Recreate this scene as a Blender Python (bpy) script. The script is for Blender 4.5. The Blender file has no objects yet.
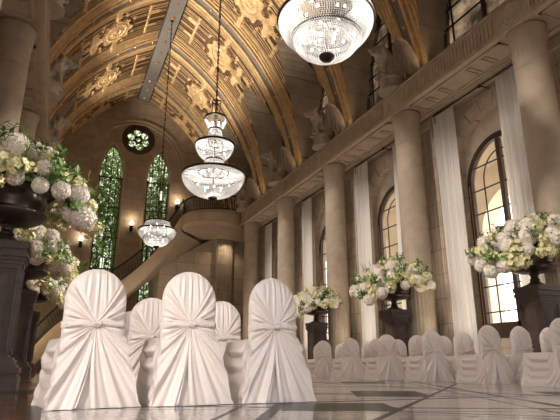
import bpy, math, random
from math import sin, cos, pi, sqrt, atan2, radians, hypot
from mathutils import Vector, Matrix
from mathutils.geometry import tessellate_polygon

random.seed(7)
sc = bpy.context.scene
COL = sc.collection

# ------------------------------------------------------------------ materials
MATS = {}
def nodes_of(name):
    m = bpy.data.materials.new(name); m.use_nodes = True
    nt = m.node_tree; b = nt.nodes['Principled BSDF']
    MATS[name] = m
    return m, nt, b

def N(nt, typ, **kw):
    n = nt.nodes.new(typ)
    for k, v in kw.items():
        if k.startswith('i_'):
            n.inputs[k[2:].replace('_', ' ')].default_value = v
        else:
            setattr(n, k, v)
    return n

def simple(name, col, rough=.6, metal=0., spec=.5, var=.0, scale=6., bump=0., bscale=40., sheen=0.):
    m, nt, b = nodes_of(name)
    b.inputs['Base Color'].default_value = (*col, 1)
    b.inputs['Roughness'].default_value = rough
    b.inputs['Metallic'].default_value = metal
    b.inputs['Specular IOR Level'].default_value = spec
    if sheen: b.inputs['Sheen Weight'].default_value = sheen
    if var:
        tc = N(nt, 'ShaderNodeTexCoord')
        no = N(nt, 'ShaderNodeTexNoise', i_Scale=scale, i_Detail=6., i_Roughness=.6)
        nt.links.new(tc.outputs['Object'], no.inputs['Vector'])
        mp = N(nt, 'ShaderNodeMapRange')
        mp.inputs['From Min'].default_value = .3; mp.inputs['From Max'].default_value = .7
        mp.inputs['To Min'].default_value = 1 - var; mp.inputs['To Max'].default_value = 1 + var
        nt.links.new(no.outputs['Fac'], mp.inputs['Value'])
        mx = N(nt, 'ShaderNodeMix', data_type='RGBA', blend_type='MULTIPLY')
        mx.inputs['Factor'].default_value = 1
        mx.inputs['A'].default_value = (*col, 1)
        nt.links.new(mp.outputs['Result'], mx.inputs['B'])
        nt.links.new(mx.outputs['Result'], b.inputs['Base Color'])
    if bump:
        tc2 = N(nt, 'ShaderNodeTexCoord')
        n2 = N(nt, 'ShaderNodeTexNoise', i_Scale=bscale, i_Detail=4.)
        nt.links.new(tc2.outputs['Object'], n2.inputs['Vector'])
        bp = N(nt, 'ShaderNodeBump', i_Strength=bump, i_Distance=.02)
        nt.links.new(n2.outputs['Fac'], bp.inputs['Height'])
        nt.links.new(bp.outputs['Normal'], b.inputs['Normal'])
    return m

def stone_blocks(name, col, axis, bw=1.5, bh=.78, mortar=.012, rough=.75):
    """ashlar blocks; axis 'x': wall in the YZ plane, 'y': wall in the XZ plane"""
    m, nt, b = nodes_of(name)
    b.inputs['Roughness'].default_value = rough
    b.inputs['Specular IOR Level'].default_value = .3
    g = N(nt, 'ShaderNodeNewGeometry')
    sx = N(nt, 'ShaderNodeSeparateXYZ'); nt.links.new(g.outputs['Position'], sx.inputs[0])
    cx = N(nt, 'ShaderNodeCombineXYZ')
    nt.links.new(sx.outputs['Y' if axis == 'x' else 'X'], cx.inputs['X'])
    nt.links.new(sx.outputs['Z'], cx.inputs['Y'])
    br = N(nt, 'ShaderNodeTexBrick')
    nt.links.new(cx.outputs[0], br.inputs['Vector'])
    br.inputs['Scale'].default_value = 1.
    br.inputs['Brick Width'].default_value = bw
    br.inputs['Row Height'].default_value = bh
    br.inputs['Mortar Size'].default_value = mortar
    br.inputs['Mortar Smooth'].default_value = .3
    c = Vector(col)
    br.inputs['Color1'].default_value = (*(c * 1.06), 1)
    br.inputs['Color2'].default_value = (*(c * .88), 1)
    br.inputs['Mortar'].default_value = (*(c * .45), 1)
    no = N(nt, 'ShaderNodeTexNoise', i_Scale=1.7, i_Detail=8., i_Roughness=.65)
    nt.links.new(g.outputs['Position'], no.inputs['Vector'])
    mp = N(nt, 'ShaderNodeMapRange')
    mp.inputs['From Min'].default_value = .3; mp.inputs['From Max'].default_value = .7
    mp.inputs['To Min'].default_value = .82; mp.inputs['To Max'].default_value = 1.15
    nt.links.new(no.outputs['Fac'], mp.inputs['Value'])
    mx = N(nt, 'ShaderNodeMix', data_type='RGBA', blend_type='MULTIPLY')
    mx.inputs['Factor'].default_value = 1
    nt.links.new(br.outputs['Color'], mx.inputs['A']); nt.links.new(mp.outputs['Result'], mx.inputs['B'])
    nt.links.new(mx.outputs['Result'], b.inputs['Base Color'])
    bp = N(nt, 'ShaderNodeBump', i_Strength=.5, i_Distance=.03); bp.invert = True
    nt.links.new(br.outputs['Fac'], bp.inputs['Height'])
    nt.links.new(bp.outputs['Normal'], b.inputs['Normal'])
    return m

STONE = (.46, .375, .29)
simple('stone', STONE, .7, var=.14, scale=2.2, bump=.15, bscale=25, spec=.3)
simple('stone_carved', (.47, .38, .29), .75, var=.15, scale=3., bump=.2, bscale=20, spec=.3)
stone_blocks('stone_right', STONE, 'x')
stone_blocks('stone_back', (.43, .35, .275), 'y', 2.3, .85)
stone_blocks('stone_clere', (.40, .335, .27), 'x', 2.0, 1.1)
simple('statue_stone', (.40, .34, .28), .8, var=.2, scale=4., bump=.25, bscale=14, spec=.25)
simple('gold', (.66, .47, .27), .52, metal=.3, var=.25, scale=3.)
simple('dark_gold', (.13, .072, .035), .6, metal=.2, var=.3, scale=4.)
simple('rib_groove', (.055, .045, .04), .6)
simple('rib_band', (.23, .22, .225), .45, metal=.3, var=.1)
simple('brass', (.72, .45, .20), .3, metal=.9)
simple('bronze', (.035, .022, .018), .35, metal=.6)
simple('frame_metal', (.045, .022, .014), .4, metal=.2)
simple('leading', (.02, .017, .014), .5, metal=.2)
simple('iron', (.02, .016, .013), .5, metal=.4)
simple('pedestal_stone', (.080, .056, .047), .5, spec=.3, var=.25, scale=7., bump=.1, bscale=30)
simple('urn_metal', (.075, .056, .047), .32, metal=.45, var=.3, scale=6.)
simple('petal_white', (.92, .845, .765), .7, var=.04, spec=.2)
simple('petal_yellow', (.88, .84, .52), .6, var=.12, scale=14.)
simple('flower_eye', (.72, .58, .16), .6)
simple('leaf', (.10, .19, .04), .5, var=.4, scale=9.)
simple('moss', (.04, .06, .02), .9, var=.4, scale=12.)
simple('leaf_bright', (.16, .29, .06), .5, var=.3, scale=9.)
simple('fern_green', (.26, .32, .12), .6, var=.2, scale=9.)
simple('garden_leaf', (.32, .44, .16), .5, var=.4, scale=.9)
simple('bark', (.10, .07, .05), .8, var=.3)
simple('arcade_stone', (.86, .76, .60), .8, var=.1, scale=.8)
simple('paving', (.62, .57, .50), .8, var=.1)
simple('stair_tread', (.62, .46, .26), .4, var=.1)
simple('stair_stone', (.47, .375, .28), .65, var=.1, scale=1.5, spec=.3)

def cloth(name, col, rough, transl=0., bump=0.):
    m, nt, b = nodes_of(name)
    b.inputs['Base Color'].default_value = (*col, 1)
    b.inputs['Roughness'].default_value = rough
    b.inputs['Specular IOR Level'].default_value = .45
    b.inputs['Sheen Weight'].default_value = .25
    if transl:
        t = N(nt, 'ShaderNodeBsdfTranslucent'); t.inputs['Color'].default_value = (*col, 1)
        mx = N(nt, 'ShaderNodeMixShader'); mx.inputs[0].default_value = transl
        out = nt.nodes['Material Output']
        nt.links.new(b.outputs[0], mx.inputs[1]); nt.links.new(t.outputs[0], mx.inputs[2])
        nt.links.new(mx.outputs[0], out.inputs['Surface'])
    if bump:
        tc = N(nt, 'ShaderNodeTexCoord')
        mp = N(nt, 'ShaderNodeMapping'); mp.inputs['Scale'].default_value = (9, 9, 3)
        nt.links.new(tc.outputs['Object'], mp.inputs[0])
        no = N(nt, 'ShaderNodeTexNoise', i_Scale=1.6, i_Detail=3., i_Distortion=.8)
        nt.links.new(mp.outputs[0], no.inputs['Vector'])
        bp = N(nt, 'ShaderNodeBump', i_Strength=bump, i_Distance=.02)
        nt.links.new(no.outputs['Fac'], bp.inputs['Height']); nt.links.new(bp.outputs[0], b.inputs['Normal'])
    return m
cloth('satin', (.85, .765, .725), .30, bump=.10)
cloth('curtain_cloth', (.88, .85, .81), .7, transl=.45)

def emis(name, col, strength):
    m = bpy.data.materials.new(name); m.use_nodes = True; MATS[name] = m
    nt = m.node_tree; nt.nodes.clear()
    e = N(nt, 'ShaderNodeEmission'); e.inputs[0].default_value = (*col, 1); e.inputs[1].default_value = strength
    o = N(nt, 'ShaderNodeOutputMaterial'); nt.links.new(e.outputs[0], o.inputs[0])
emis('bulb_glow', (1, .93, .82), 14)
emis('sconce_glow', (1, .84, .62), 9)
emis('lantern_glow', (1, .96, .9), 5)

def glass(name, gloss=.06, tint=(1, 1, 1)):
    m = bpy.data.materials.new(name); m.use_nodes = True; MATS[name] = m
    nt = m.node_tree; nt.nodes.clear()
    t = N(nt, 'ShaderNodeBsdfTransparent'); t.inputs[0].default_value = (*tint, 1)
    g = N(nt, 'ShaderNodeBsdfGlossy'); g.inputs['Roughness'].default_value = .03
    mx = N(nt, 'ShaderNodeMixShader'); mx.inputs[0].default_value = gloss
    o = N(nt, 'ShaderNodeOutputMaterial')
    nt.links.new(t.outputs[0], mx.inputs[1]); nt.links.new(g.outputs[0], mx.inputs[2]); nt.links.new(mx.outputs[0], o.inputs[0])
glass('window_glass', .05, (.97, .96, .94))
glass('leaded_glass', .04, (.50, .53, .46))
def mottled_glass():  # mottled dark tint stands in for the building outside and dims the sky
    m = bpy.data.materials.new('mottled_glass'); m.use_nodes = True; MATS['mottled_glass'] = m
    nt = m.node_tree; nt.nodes.clear()
    g = N(nt, 'ShaderNodeNewGeometry')
    no = N(nt, 'ShaderNodeTexNoise', i_Scale=.9, i_Detail=6., i_Roughness=.7)
    nt.links.new(g.outputs['Position'], no.inputs['Vector'])
    r = N(nt, 'ShaderNodeValToRGB')
    r.color_ramp.elements[0].position = .38; r.color_ramp.elements[0].color = (.08, .065, .05, 1)
    r.color_ramp.elements[1].position = .68; r.color_ramp.elements[1].color = (.34, .29, .23, 1)
    nt.links.new(no.outputs['Fac'], r.inputs[0])
    t = N(nt, 'ShaderNodeBsdfTransparent'); nt.links.new(r.outputs[0], t.inputs[0])
    gl = N(nt, 'ShaderNodeBsdfGlossy'); gl.inputs['Roughness'].default_value = .15
    mx = N(nt, 'ShaderNodeMixShader'); mx.inputs[0].default_value = .04
    o = N(nt, 'ShaderNodeOutputMaterial')
    nt.links.new(t.outputs[0], mx.inputs[1]); nt.links.new(gl.outputs[0], mx.inputs[2]); nt.links.new(mx.outputs[0], o.inputs[0])
mottled_glass()

def crystal():
    m = bpy.data.materials.new('crystal'); m.use_nodes = True; MATS['crystal'] = m
    nt = m.node_tree; nt.nodes.clear()
    d = N(nt, 'ShaderNodeBsdfDiffuse'); d.inputs[0].default_value = (.95, .95, .95, 1)
    t = N(nt, 'ShaderNodeBsdfTranslucent'); t.inputs[0].default_value = (.96, .96, .96, 1)
    g = N(nt, 'ShaderNodeBsdfGlossy'); g.inputs['Roughness'].default_value = .12
    m1 = N(nt, 'ShaderNodeMixShader'); m1.inputs[0].default_value = .6
    m2 = N(nt, 'ShaderNodeMixShader'); m2.inputs[0].default_value = .12
    o = N(nt, 'ShaderNodeOutputMaterial')
    nt.links.new(d.outputs[0], m1.inputs[1]); nt.links.new(t.outputs[0], m1.inputs[2])
    nt.links.new(m1.outputs[0], m2.inputs[1]); nt.links.new(g.outputs[0], m2.inputs[2])
    nt.links.new(m2.outputs[0], o.inputs[0])
crystal()

def marble():
    m, nt, b = nodes_of('marble_floor')
    L = nt.links.new
    b.inputs['Roughness'].default_value = .11
    b.inputs['Specular IOR Level'].default_value = .6
    g = N(nt, 'ShaderNodeNewGeometry')
    mp = N(nt, 'ShaderNodeMapping'); mp.inputs['Rotation'].default_value = (0, 0, radians(28))
    L(g.outputs['Position'], mp.inputs[0])
    sx = N(nt, 'ShaderNodeSeparateXYZ'); L(mp.outputs[0], sx.inputs[0])
    gx = N(nt, 'ShaderNodeSeparateXYZ'); L(g.outputs['Position'], gx.inputs[0])
    def math_(op, a, bb=None, c=None):
        n = N(nt, 'ShaderNodeMath', operation=op)
        for i, v in enumerate((a, bb, c)):
            if v is None: continue
            if isinstance(v, (int, float)): n.inputs[i].default_value = v
            else: L(v, n.inputs[i])
        return n.outputs[0]
    def line(v, period, off, width):
        f = math_('PINGPONG', math_('ADD', v, off), period / 2)
        return math_('LESS_THAN', f, width / 2)
    def band(v, lo, hi):
        return math_('MULTIPLY', math_('GREATER_THAN', v, lo), math_('LESS_THAN', v, hi))
    x, y = sx.outputs['X'], sx.outputs['Y']
    X, Y = gx.outputs['X'], gx.outputs['Y']
    dg = math_('ADD', X, Y); dh = math_('SUBTRACT', X, Y)
    lines = None
    for l in (line(x, 2.1, .35, .085), line(y, 2.1, .2, .085), line(x, 2.1, .62, .035), line(y, 2.1, .48, .035), line(dg, 2.97, .8, .07), line(dh, 2.97, .9, .07), line(dg, 2.97, 1.02, .03),
              line(Y, 5.18, 1.1, .11), line(Y, 5.18, .85, .05), line(X, 4.7, .05, .09)):
        lines = l if lines is None else math_('MAXIMUM', lines, l)
    # dark and terracotta inlay tiles on a checker of the turned grid
    fx = math_('PINGPONG', math_('ADD', x, .35), 2.1); fy = math_('PINGPONG', math_('ADD', y, .2), 2.1)
    dark = math_('MULTIPLY', math_('GREATER_THAN', math_('PINGPONG', math_('ADD', x, .35), 1.05), .66), math_('GREATER_THAN', fy, 1.45))
    pu = math_('ADD', math_('MULTIPLY', math_('ADD', X, -1.80), .915), math_('MULTIPLY', math_('ADD', Y, -4.09), -.404))
    pv = math_('ADD', math_('MULTIPLY', math_('ADD', X, -1.80), -.404), math_('MULTIPLY', math_('ADD', Y, -4.09), -.915))
    dark = math_('MAXIMUM', dark, math_('MULTIPLY', band(pu, -.02, .80), band(pv, 0., .80)))
    lines_b = math_('MULTIPLY', band(pv, -.12, -.085), math_('LESS_THAN', pu, -.25))
    lines = math_('MAXIMUM', lines, lines_b)
    aisle = math_('LESS_THAN', X, -.09)
    no = N(nt, 'ShaderNodeTexNoise', i_Scale=1.3, i_Detail=9., i_Roughness=.65, i_Distortion=1.2)
    L(g.outputs['Position'], no.inputs['Vector'])
    r1 = N(nt, 'ShaderNodeValToRGB')
    r1.color_ramp.elements[0].position = .3; r1.color_ramp.elements[0].color = (.40, .355, .32, 1)
    r1.color_ramp.elements[1].position = .65; r1.color_ramp.elements[1].color = (.64, .585, .54, 1)
    L(no.outputs['Fac'], r1.inputs[0])
    r2 = N(nt, 'ShaderNodeValToRGB')
    r2.color_ramp.elements[0].position = .3; r2.color_ramp.elements[0].color = (.16, .075, .04, 1)
    r2.color_ramp.elements[1].position = .7; r2.color_ramp.elements[1].color = (.30, .15, .09, 1)
    L(no.outputs['Fac'], r2.inputs[0])
    def mix(f, a, bb):
        n = N(nt, 'ShaderNodeMix', data_type='RGBA')
        L(f, n.inputs['Factor'])
        for k, v in (('A', a), ('B', bb)):
            if isinstance(v, tuple): n.inputs[k].default_value = v
            else: L(v, n.inputs[k])
        return n.outputs['Result']
    c = mix(aisle, r1.outputs[0], r2.outputs[0])
    c = mix(dark, c, (.05, .045, .043, 1))
    c = mix(lines, c, (.055, .05, .048, 1))
    L(c, b.inputs['Base Color'])
    inl = math_('MAXIMUM', lines, dark)
    L(math_('MULTIPLY_ADD', inl, -.36, .40), b.inputs['Specular IOR Level'])
    L(math_('MULTIPLY_ADD', inl, .15, .11), b.inputs['Roughness'])
marble()

# ------------------------------------------------------------------ mesh builder
class MB:
    def __init__(s): s.v = []; s.f = []; s.m = []; s.mi = 0
    def add(s, vs, fs):
        o = len(s.v); s.v.extend([tuple(v) for v in vs])
        for f in fs: s.f.append(tuple(i + o for i in f)); s.m.append(s.mi)
    def box(s, x0, x1, y0, y1, z0, z1):
        s.add([(x0,y0,z0),(x1,y0,z0),(x1,y1,z0),(x0,y1,z0),(x0,y0,z1),(x1,y0,z1),(x1,y1,z1),(x0,y1,z1)],
              [(0,3,2,1),(4,5,6,7),(0,1,5,4),(1,2,6,5),(2,3,7,6),(3,0,4,7)])
    def cbox(s, hx, hy, z0, z1, c=.0, cx=0, cy=0):
        """box with chamfered vertical corners"""
        p = [(hx-c,-hy),(hx,-hy+c),(hx,hy-c),(hx-c,hy),(-hx+c,hy),(-hx,hy-c),(-hx,-hy+c),(-hx+c,-hy)] if c else [(hx,-hy),(hx,hy),(-hx,hy),(-hx,-hy)]
        n = len(p)
        s.add([(a+cx,b+cy,z0) for a,b in p]+[(a+cx,b+cy,z1) for a,b in p],
              [tuple(range(n-1,-1,-1)), tuple(range(n,2*n))]+[(i,(i+1)%n,n+(i+1)%n,n+i) for i in range(n)])
    def grid(s, rows, closed=False, flip=False):
        """rows: list of equally long point lists"""
        n = len(rows[0]); vs = [p for r in rows for p in r]; fs = []
        for i in range(len(rows)-1):
            for j in range(n if closed else n-1):
                k = (j+1) % n
                q = (i*n+j, i*n+k, (i+1)*n+k, (i+1)*n+j)
                fs.append(q[::-1] if flip else q)
        s.add(vs, fs)
    def lathe(s, prof, n=32, c=(0,0,0), cap=True):
        rows = [[(c[0]+r*cos(2*pi*j/n), c[1]+r*sin(2*pi*j/n), c[2]+z) for j in range(n)] for r, z in prof]
        o = len(s.v); s.grid(rows, True)
        if cap:
            k = len(prof)
            if prof[0][0] > 1e-4: s.f.append(tuple(o+j for j in range(n-1,-1,-1))); s.m.append(s.mi)
            if prof[-1][0] > 1e-4: s.f.append(tuple(o+(k-1)*n+j for j in range(n))); s.m.append(s.mi)
    def tube(s, pts, r, n=8, closed=False):
        pts = [Vector(p) for p in pts]; rows = []; k = len(pts); prev = None
        for i, p in enumerate(pts):
            if closed: t = pts[(i+1)%k]-pts[i-1]
            else: t = pts[min(i+1,k-1)]-pts[max(i-1,0)]
            t.normalize()
            if prev is None:
                a = Vector((0,0,1)) if abs(t.z) < .9 else Vector((1,0,0))
                u = t.cross(a).normalized()
            else:
                u = (prev - t*prev.dot(t)).normalized()
            prev = u; w = t.cross(u)
            rr = r[i] if isinstance(r, (list, tuple)) else r
            rows.append([tuple(p+u*rr*cos(2*pi*j/n)+w*rr*sin(2*pi*j/n)) for j in range(n)])
        if closed: rows.append(rows[0])
        o = len(s.v); s.grid(rows, True)
        if not closed:
            s.f.append(tuple(o+j for j in range(n-1,-1,-1))); s.m.append(s.mi)
            s.f.append(tuple(o+(k-1)*n+j for j in range(n))); s.m.append(s.mi)
    def ring(s, R, r, c=(0,0,0), n=48, k=8, flat=1.):
        rows = [[(c[0]+(R+r*cos(2*pi*j/k))*cos(2*pi*i/n), c[1]+(R+r*cos(2*pi*j/k))*sin(2*pi*i/n), c[2]+flat*r*sin(2*pi*j/k)) for j in range(k)] for i in range(n+1)]
        s.grid(rows, True)
    def ball(s, c, rx, ry=None, rz=None, n=12, k=8, rot=None):
        ry = ry or rx; rz = rz or rx
        rows = []
        for i in range(k+1):
            a = pi*i/k - pi/2; row = []
            for j in range(n):
                p = Vector((rx*cos(a)*cos(2*pi*j/n), ry*cos(a)*sin(2*pi*j/n), rz*sin(a)))
                if rot: p = rot @ p
                row.append((p.x+c[0], p.y+c[1], p.z+c[2]))
            rows.append(row)
        s.grid(rows, True)
    def holed(s, outer, holes, mp, d0, d1, edge_outer=True):
        """flat slab with holes; mp(u, v, d) -> xyz"""
        loops = [outer] + holes
        tris = tessellate_polygon([[Vector((u, v, 0)) for u, v in l] for l in loops])
        flat = [p for l in loops for p in l]; n = len(flat)
        vs = [mp(u, v, d0) for u, v in flat] + [mp(u, v, d1) for u, v in flat]
        fs = [tuple(t) for t in tris] + [tuple(i+n for i in reversed(t)) for t in tris]
        o = 0
        for li, l in enumerate(loops):
            k = len(l)
            if li or edge_outer:
                fs += [(o+i, o+(i+1)%k, n+o+(i+1)%k, n+o+i) for i in range(k)]
            o += k
        s.add(vs, fs)
    def mesh(s, name, mats, smooth=False):
        me = bpy.data.meshes.new(name)
        me.from_pydata(s.v, [], s.f)
        if not isinstance(mats, (list, tuple)): mats = [mats]
        for m in mats: me.materials.append(MATS[m])
        if len(mats) > 1: me.polygons.foreach_set('material_index', s.m)
        if smooth: me.polygons.foreach_set('use_smooth', [True]*len(me.polygons))
        me.update()
        return me

def fix_normals(me):
    import bmesh
    bm = bmesh.new(); bm.from_mesh(me)
    bmesh.ops.recalc_face_normals(bm, faces=bm.faces); bm.to_mesh(me); bm.free()
    return me

def obj(name, mb, mats, parent=None, smooth=False, loc=None, fix=True):
    me = mb if isinstance(mb, bpy.types.Mesh) else mb.mesh(name, mats, smooth)
    if fix and not isinstance(mb, bpy.types.Mesh): fix_normals(me)
    o = bpy.data.objects.new(name, me); COL.objects.link(o)
    if parent: o.parent = parent
    if loc: o.location = loc
    return o
def struct(name, mb, mats, smooth=False, fix=True):
    o = obj(name, mb, mats, None, smooth, fix=fix); o['kind'] = 'structure'; return o
def thing(name, label, cat, loc=(0,0,0), rz=0., group=None):
    o = bpy.data.objects.new(name, None); COL.objects.link(o)
    o.empty_display_size = .1
    o.location = loc; o.rotation_euler = (0,0,rz); tag(o, label, cat, group); return o
def tag(o, label, cat, group=None):
    o['label'] = label; o['category'] = cat; o['kind'] = 'thing'
    if group: o['group'] = group
    return o
def dup(root, loc, rz=None, label=None, group=None, scale=None):
    r = root.copy(); COL.objects.link(r); r.location = loc
    if rz is not None: r.rotation_euler = (0,0,rz)
    if label: r['label'] = label
    if group: r['group'] = group
    if scale: r.scale = scale
    for ch in list(root.children):
        c = ch.copy(); COL.objects.link(c); c.parent = r
        for g in list(ch.children):
            d = g.copy(); COL.objects.link(d); d.parent = c
    return r

def arch_pts(c, half, z0, spring, apex, n=14, pointed=0.):
    """outline of an arched opening, counter-clockwise from bottom left; pointed>0 sharpens it"""
    pts = [(c-half, z0), (c+half, z0), (c+half, spring)]
    H = apex-spring
    def zz(u):
        return spring + H*sqrt(max(0, (1+pointed)**2-(u+pointed)**2))/sqrt(1+2*pointed)
    for i in range(1, 2*n):
        a = pi*i/(2*n); u = cos(a)
        pts.append((c+half*u, zz(abs(u))))
    pts.append((c-half, spring))
    return pts

# ------------------------------------------------------------------ layout
XR = 4.36                      # vault axis
BAY, Y0 = 5.18, 8.05
COLY = [Y0+BAY*i for i in range(-1, 6)]      # 2.87 ... 33.95
BACKY = 36.6
FACE_R, FACE_L = 10.0, -1.12
WALL_R, WALL_L = 11.6, -2.9
ZS, ZT = 8.65, 9.5             # entablature
SPR, HALF, RAD_A = 9.2, 6.9, 5.48
def vz(dx): return SPR + sqrt(max(0, (HALF+RAD_A)**2-(abs(dx)+RAD_A)**2))
def vdx(z): return sqrt(max(0, (HALF+RAD_A)**2-(z-SPR)**2)) - RAD_A
ANG1 = math.acos(RAD_A/(HALF+RAD_A))    # angle at the apex
def vpt(a, side, d=0.):
    """point of the vault at angle a (0 spring .. ANG1 ridge), d inward"""
    r = HALF+RAD_A-d
    return XR+side*(r*cos(a)-RAD_A), SPR+r*sin(a)

# ------------------------------------------------------------------ floor
b = MB(); b.box(-12, 13.0, -9, 38, -.2, 0)
struct('floor', b, 'marble_floor')
b = MB(); b.box(13.0, 60, -40, 90, -.35, -.1); b.box(-60, 13.0, 38, 120, -.35, -.1); b.box(-60, -12, -40, 38, -.35, -.1); b.box(-12, 13, -60, -9, -.35, -.1)
struct('ground', b, 'paving')

# ------------------------------------------------------------------ right wall with arched windows
BAYC = [Y0+BAY*(i+.5) for i in range(-2, 5)]     # bay centres
WINC = [c for c in BAYC if c > 0]
holes = [arch_pts(c, 1.4, 1.05, 6.5, 7.92) for c in WINC if c < 31]
b = MB()
b.holed([(-3,0),(BACKY,0),(BACKY,ZT),(-3,ZT)], holes, lambda u,v,d: (d,u,v), WALL_R, WALL_R+.55)
struct('wall_right', b, 'stone_right')
# inner tympanum wall with the smaller window opening
k = 0
for c in WINC:
    if c > 31: continue
    k += 1
    b = MB()
    b.holed(arch_pts(c, 1.398, 1.05, 6.5, 7.918), [arch_pts(c, 1.37, 1.06, 5.8, 7.18)], lambda u,v,d: (d,u,v), WALL_R+.2, WALL_R+.5)
    t = struct('trim_%d' % k, b, 'stone')
    # voussoirs
    b = MB()
    n = 9
    for i in range(n):
        a0, a1 = pi*i/n+.012, pi*(i+1)/n-.012
        pin, pout = [], []
        for q in range(5):
            a = a0+(a1-a0)*q/4
            pin.append((c+1.4*cos(a), 6.5+1.42*sin(a))); pout.append((c+1.88*cos(a), 6.5+1.9*sin(a)))
        b.holed(pin+pout[::-1], [], lambda u,v,d: (d,u,v), WALL_R-.05, WALL_R+.05)
    for sgn in (-1,1):
        for q in range(7):
            z0 = 1.05+q*.786
            b.box(WALL_R-.05, WALL_R+.05, min(c+sgn*1.4, c+sgn*(1.76+.14*(q%2))), max(c+sgn*1.4, c+sgn*(1.76+.14*(q%2))), z0+.01, z0+.775)
    obj('arch_stones', b, 'stone_carved', t)
    # window
    b = MB()
    xo, xi = WALL_R+.2, WALL_R+.3
    outer = arch_pts(c, 1.37, 1.06, 5.8, 7.18); inner = arch_pts(c, 1.20, 1.22, 5.8, 7.0)
    b.holed(outer, [inner], lambda u,v,d: (d,u,v), xo-.03, xi)
    b.box(xo-.02, xi, c-.075, c+.075, 1.2, 6.98)
    b.box(xo-.02, xi, c-1.2, c+1.2, 1.2, 1.5)
    w = struct('window_%d' % k, b, 'frame_metal')
    b = MB()
    zb = [1.06+.755*j for j in range(1, 8)]
    for z in zb:
        hw = 1.2 if z < 5.8 else sqrt(max(.01, 1.2**2-(z-5.8)**2))
        b.box(xo+.01, xo+.05, c-hw, c+hw, z-.018, z+.018)
    for sgn in (-1,1):
        pts = [(xo+.03, c+sgn*.72, 1.2)] + [(xo+.03, c+sgn*(.72*cos(a)), 5.8+.85*sin(a)) for a in [pi/2*q/10 for q in range(11)]]
        b.tube(pts, .022, 6)
    obj('mullions', b, 'leading', w)
    b = MB(); b.holed(arch_pts(c, 1.22, 1.2, 5.8, 7.02), [], lambda u,v,d: (d,u,v), xo+.055, xo+.065)
    obj('pane', b, 'window_glass', w)
    b = MB()
    for sgn in (-1,1):      # gilded beading on the frame
        b.tube([(xo-.035, c+sgn*1.29, 1.1), (xo-.035, c+sgn*1.29, 5.8)], .012, 6)
    obj('beading', b, 'brass', w)

# pilasters behind the columns
for i, y in enumerate(COLY):
    b = MB()
    b.box(11.22, WALL_R+.02, y-.62, y+.55, 0, ZS)
    for q in range(6):
        yy = y-.50+q*.2
        b.box(11.19, 11.23, yy-.045, yy+.045, .4, ZS-.5)
    b.box(11.17, WALL_R, y-.66, y+.59, ZS-.42, ZS-.2)
    struct('trim_pilaster' if i == 0 else 'trim_pilaster.%03d' % i, b, 'stone_right')

# ------------------------------------------------------------------ entablatures
def entablature(side, y0, y1, name):
    xf = FACE_R if side > 0 else FACE_L
    s = side
    def bx(b, a0, a1, *r):  # distances behind the hall face
        xa, xb = xf+s*a0, xf+s*a1
        b.box(min(xa,xb), max(xa,xb), *r)
    b = MB()
    bx(b, 0, 1.62, y0, y1, ZS+.06, ZT-.08)
    bx(b, -.06, 1.9, y0, y1, ZT-.08, ZT)
    bx(b, -.05, .06, y0, y1, ZS, ZS+.12)
    bx(b, .06, .16, y0, y1, ZS+.03, ZS+.08)
    bx(b, 1.05, 1.25, y0, y1, ZS, ZS+.08)
    # flutes between the columns
    y = y0+.1
    while y < y1-.1:
        near = min(abs(y-c) for c in COLY)
        if near > .62: bx(b, -.028, 0, y-.03, y+.03, ZS+.16, ZT-.14)
        y += .135
    o = struct(name, b, 'stone_carved')
    # soffit coffers
    b = MB()
    for c in BAYC:
        if c-2 < y0-1.5 or c+2 > y1+1.5: continue
        ya, yb = max(y0, c-1.95), min(y1, c+1.95)
        for d0, d1, in ((.2, .27), (.93, 1.0)):
            bx(b, d0, d1, ya, yb, ZS+.0, ZS+.08)
        for yy in (ya, yb-.07): bx(b, .2, 1.0, yy, yy+.07, ZS, ZS+.08)
        for q in (-1.25, -.62, .62, 1.25):
            bx(b, .36, .84, c+q-.05, c+q+.05, ZS+.02, ZS+.08); bx(b, .36, .84, c+q+.09, c+q+.13, ZS+.02, ZS+.08)
    obj('coffers', b, 'stone_carved', o)
    b = MB()
    for c in COLY:
        if not (y0 < c < y1): continue
        for R, w in ((.3, .05), (.17, .04)):
            rows = []
            for i in range(33):
                a = 2*pi*i/32
                rows.append([(xf-s*(.02*sin(2*pi*j/6)), c+(R+w*cos(2*pi*j/6))*cos(a), (ZS+ZT)/2+(R+w*cos(2*pi*j/6))*sin(a)) for j in range(6)])
            b.grid(rows, True)
    obj('roundels', b, 'stone_carved', o)
    b = MB()
    for c in COLY:
        if not (y0 < c < y1): continue
        for q in (-.62, .62): bx(b, -.035, 0, c+q-.012, c+q+.012, ZS+.2, ZT-.16)
    obj('brass_strips', b, 'brass', o)
    return o
entablature(1, -3, 29.45, 'trim_entablature')
entablature(-1, -3, BACKY, 'trim_entablature.001')

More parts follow.
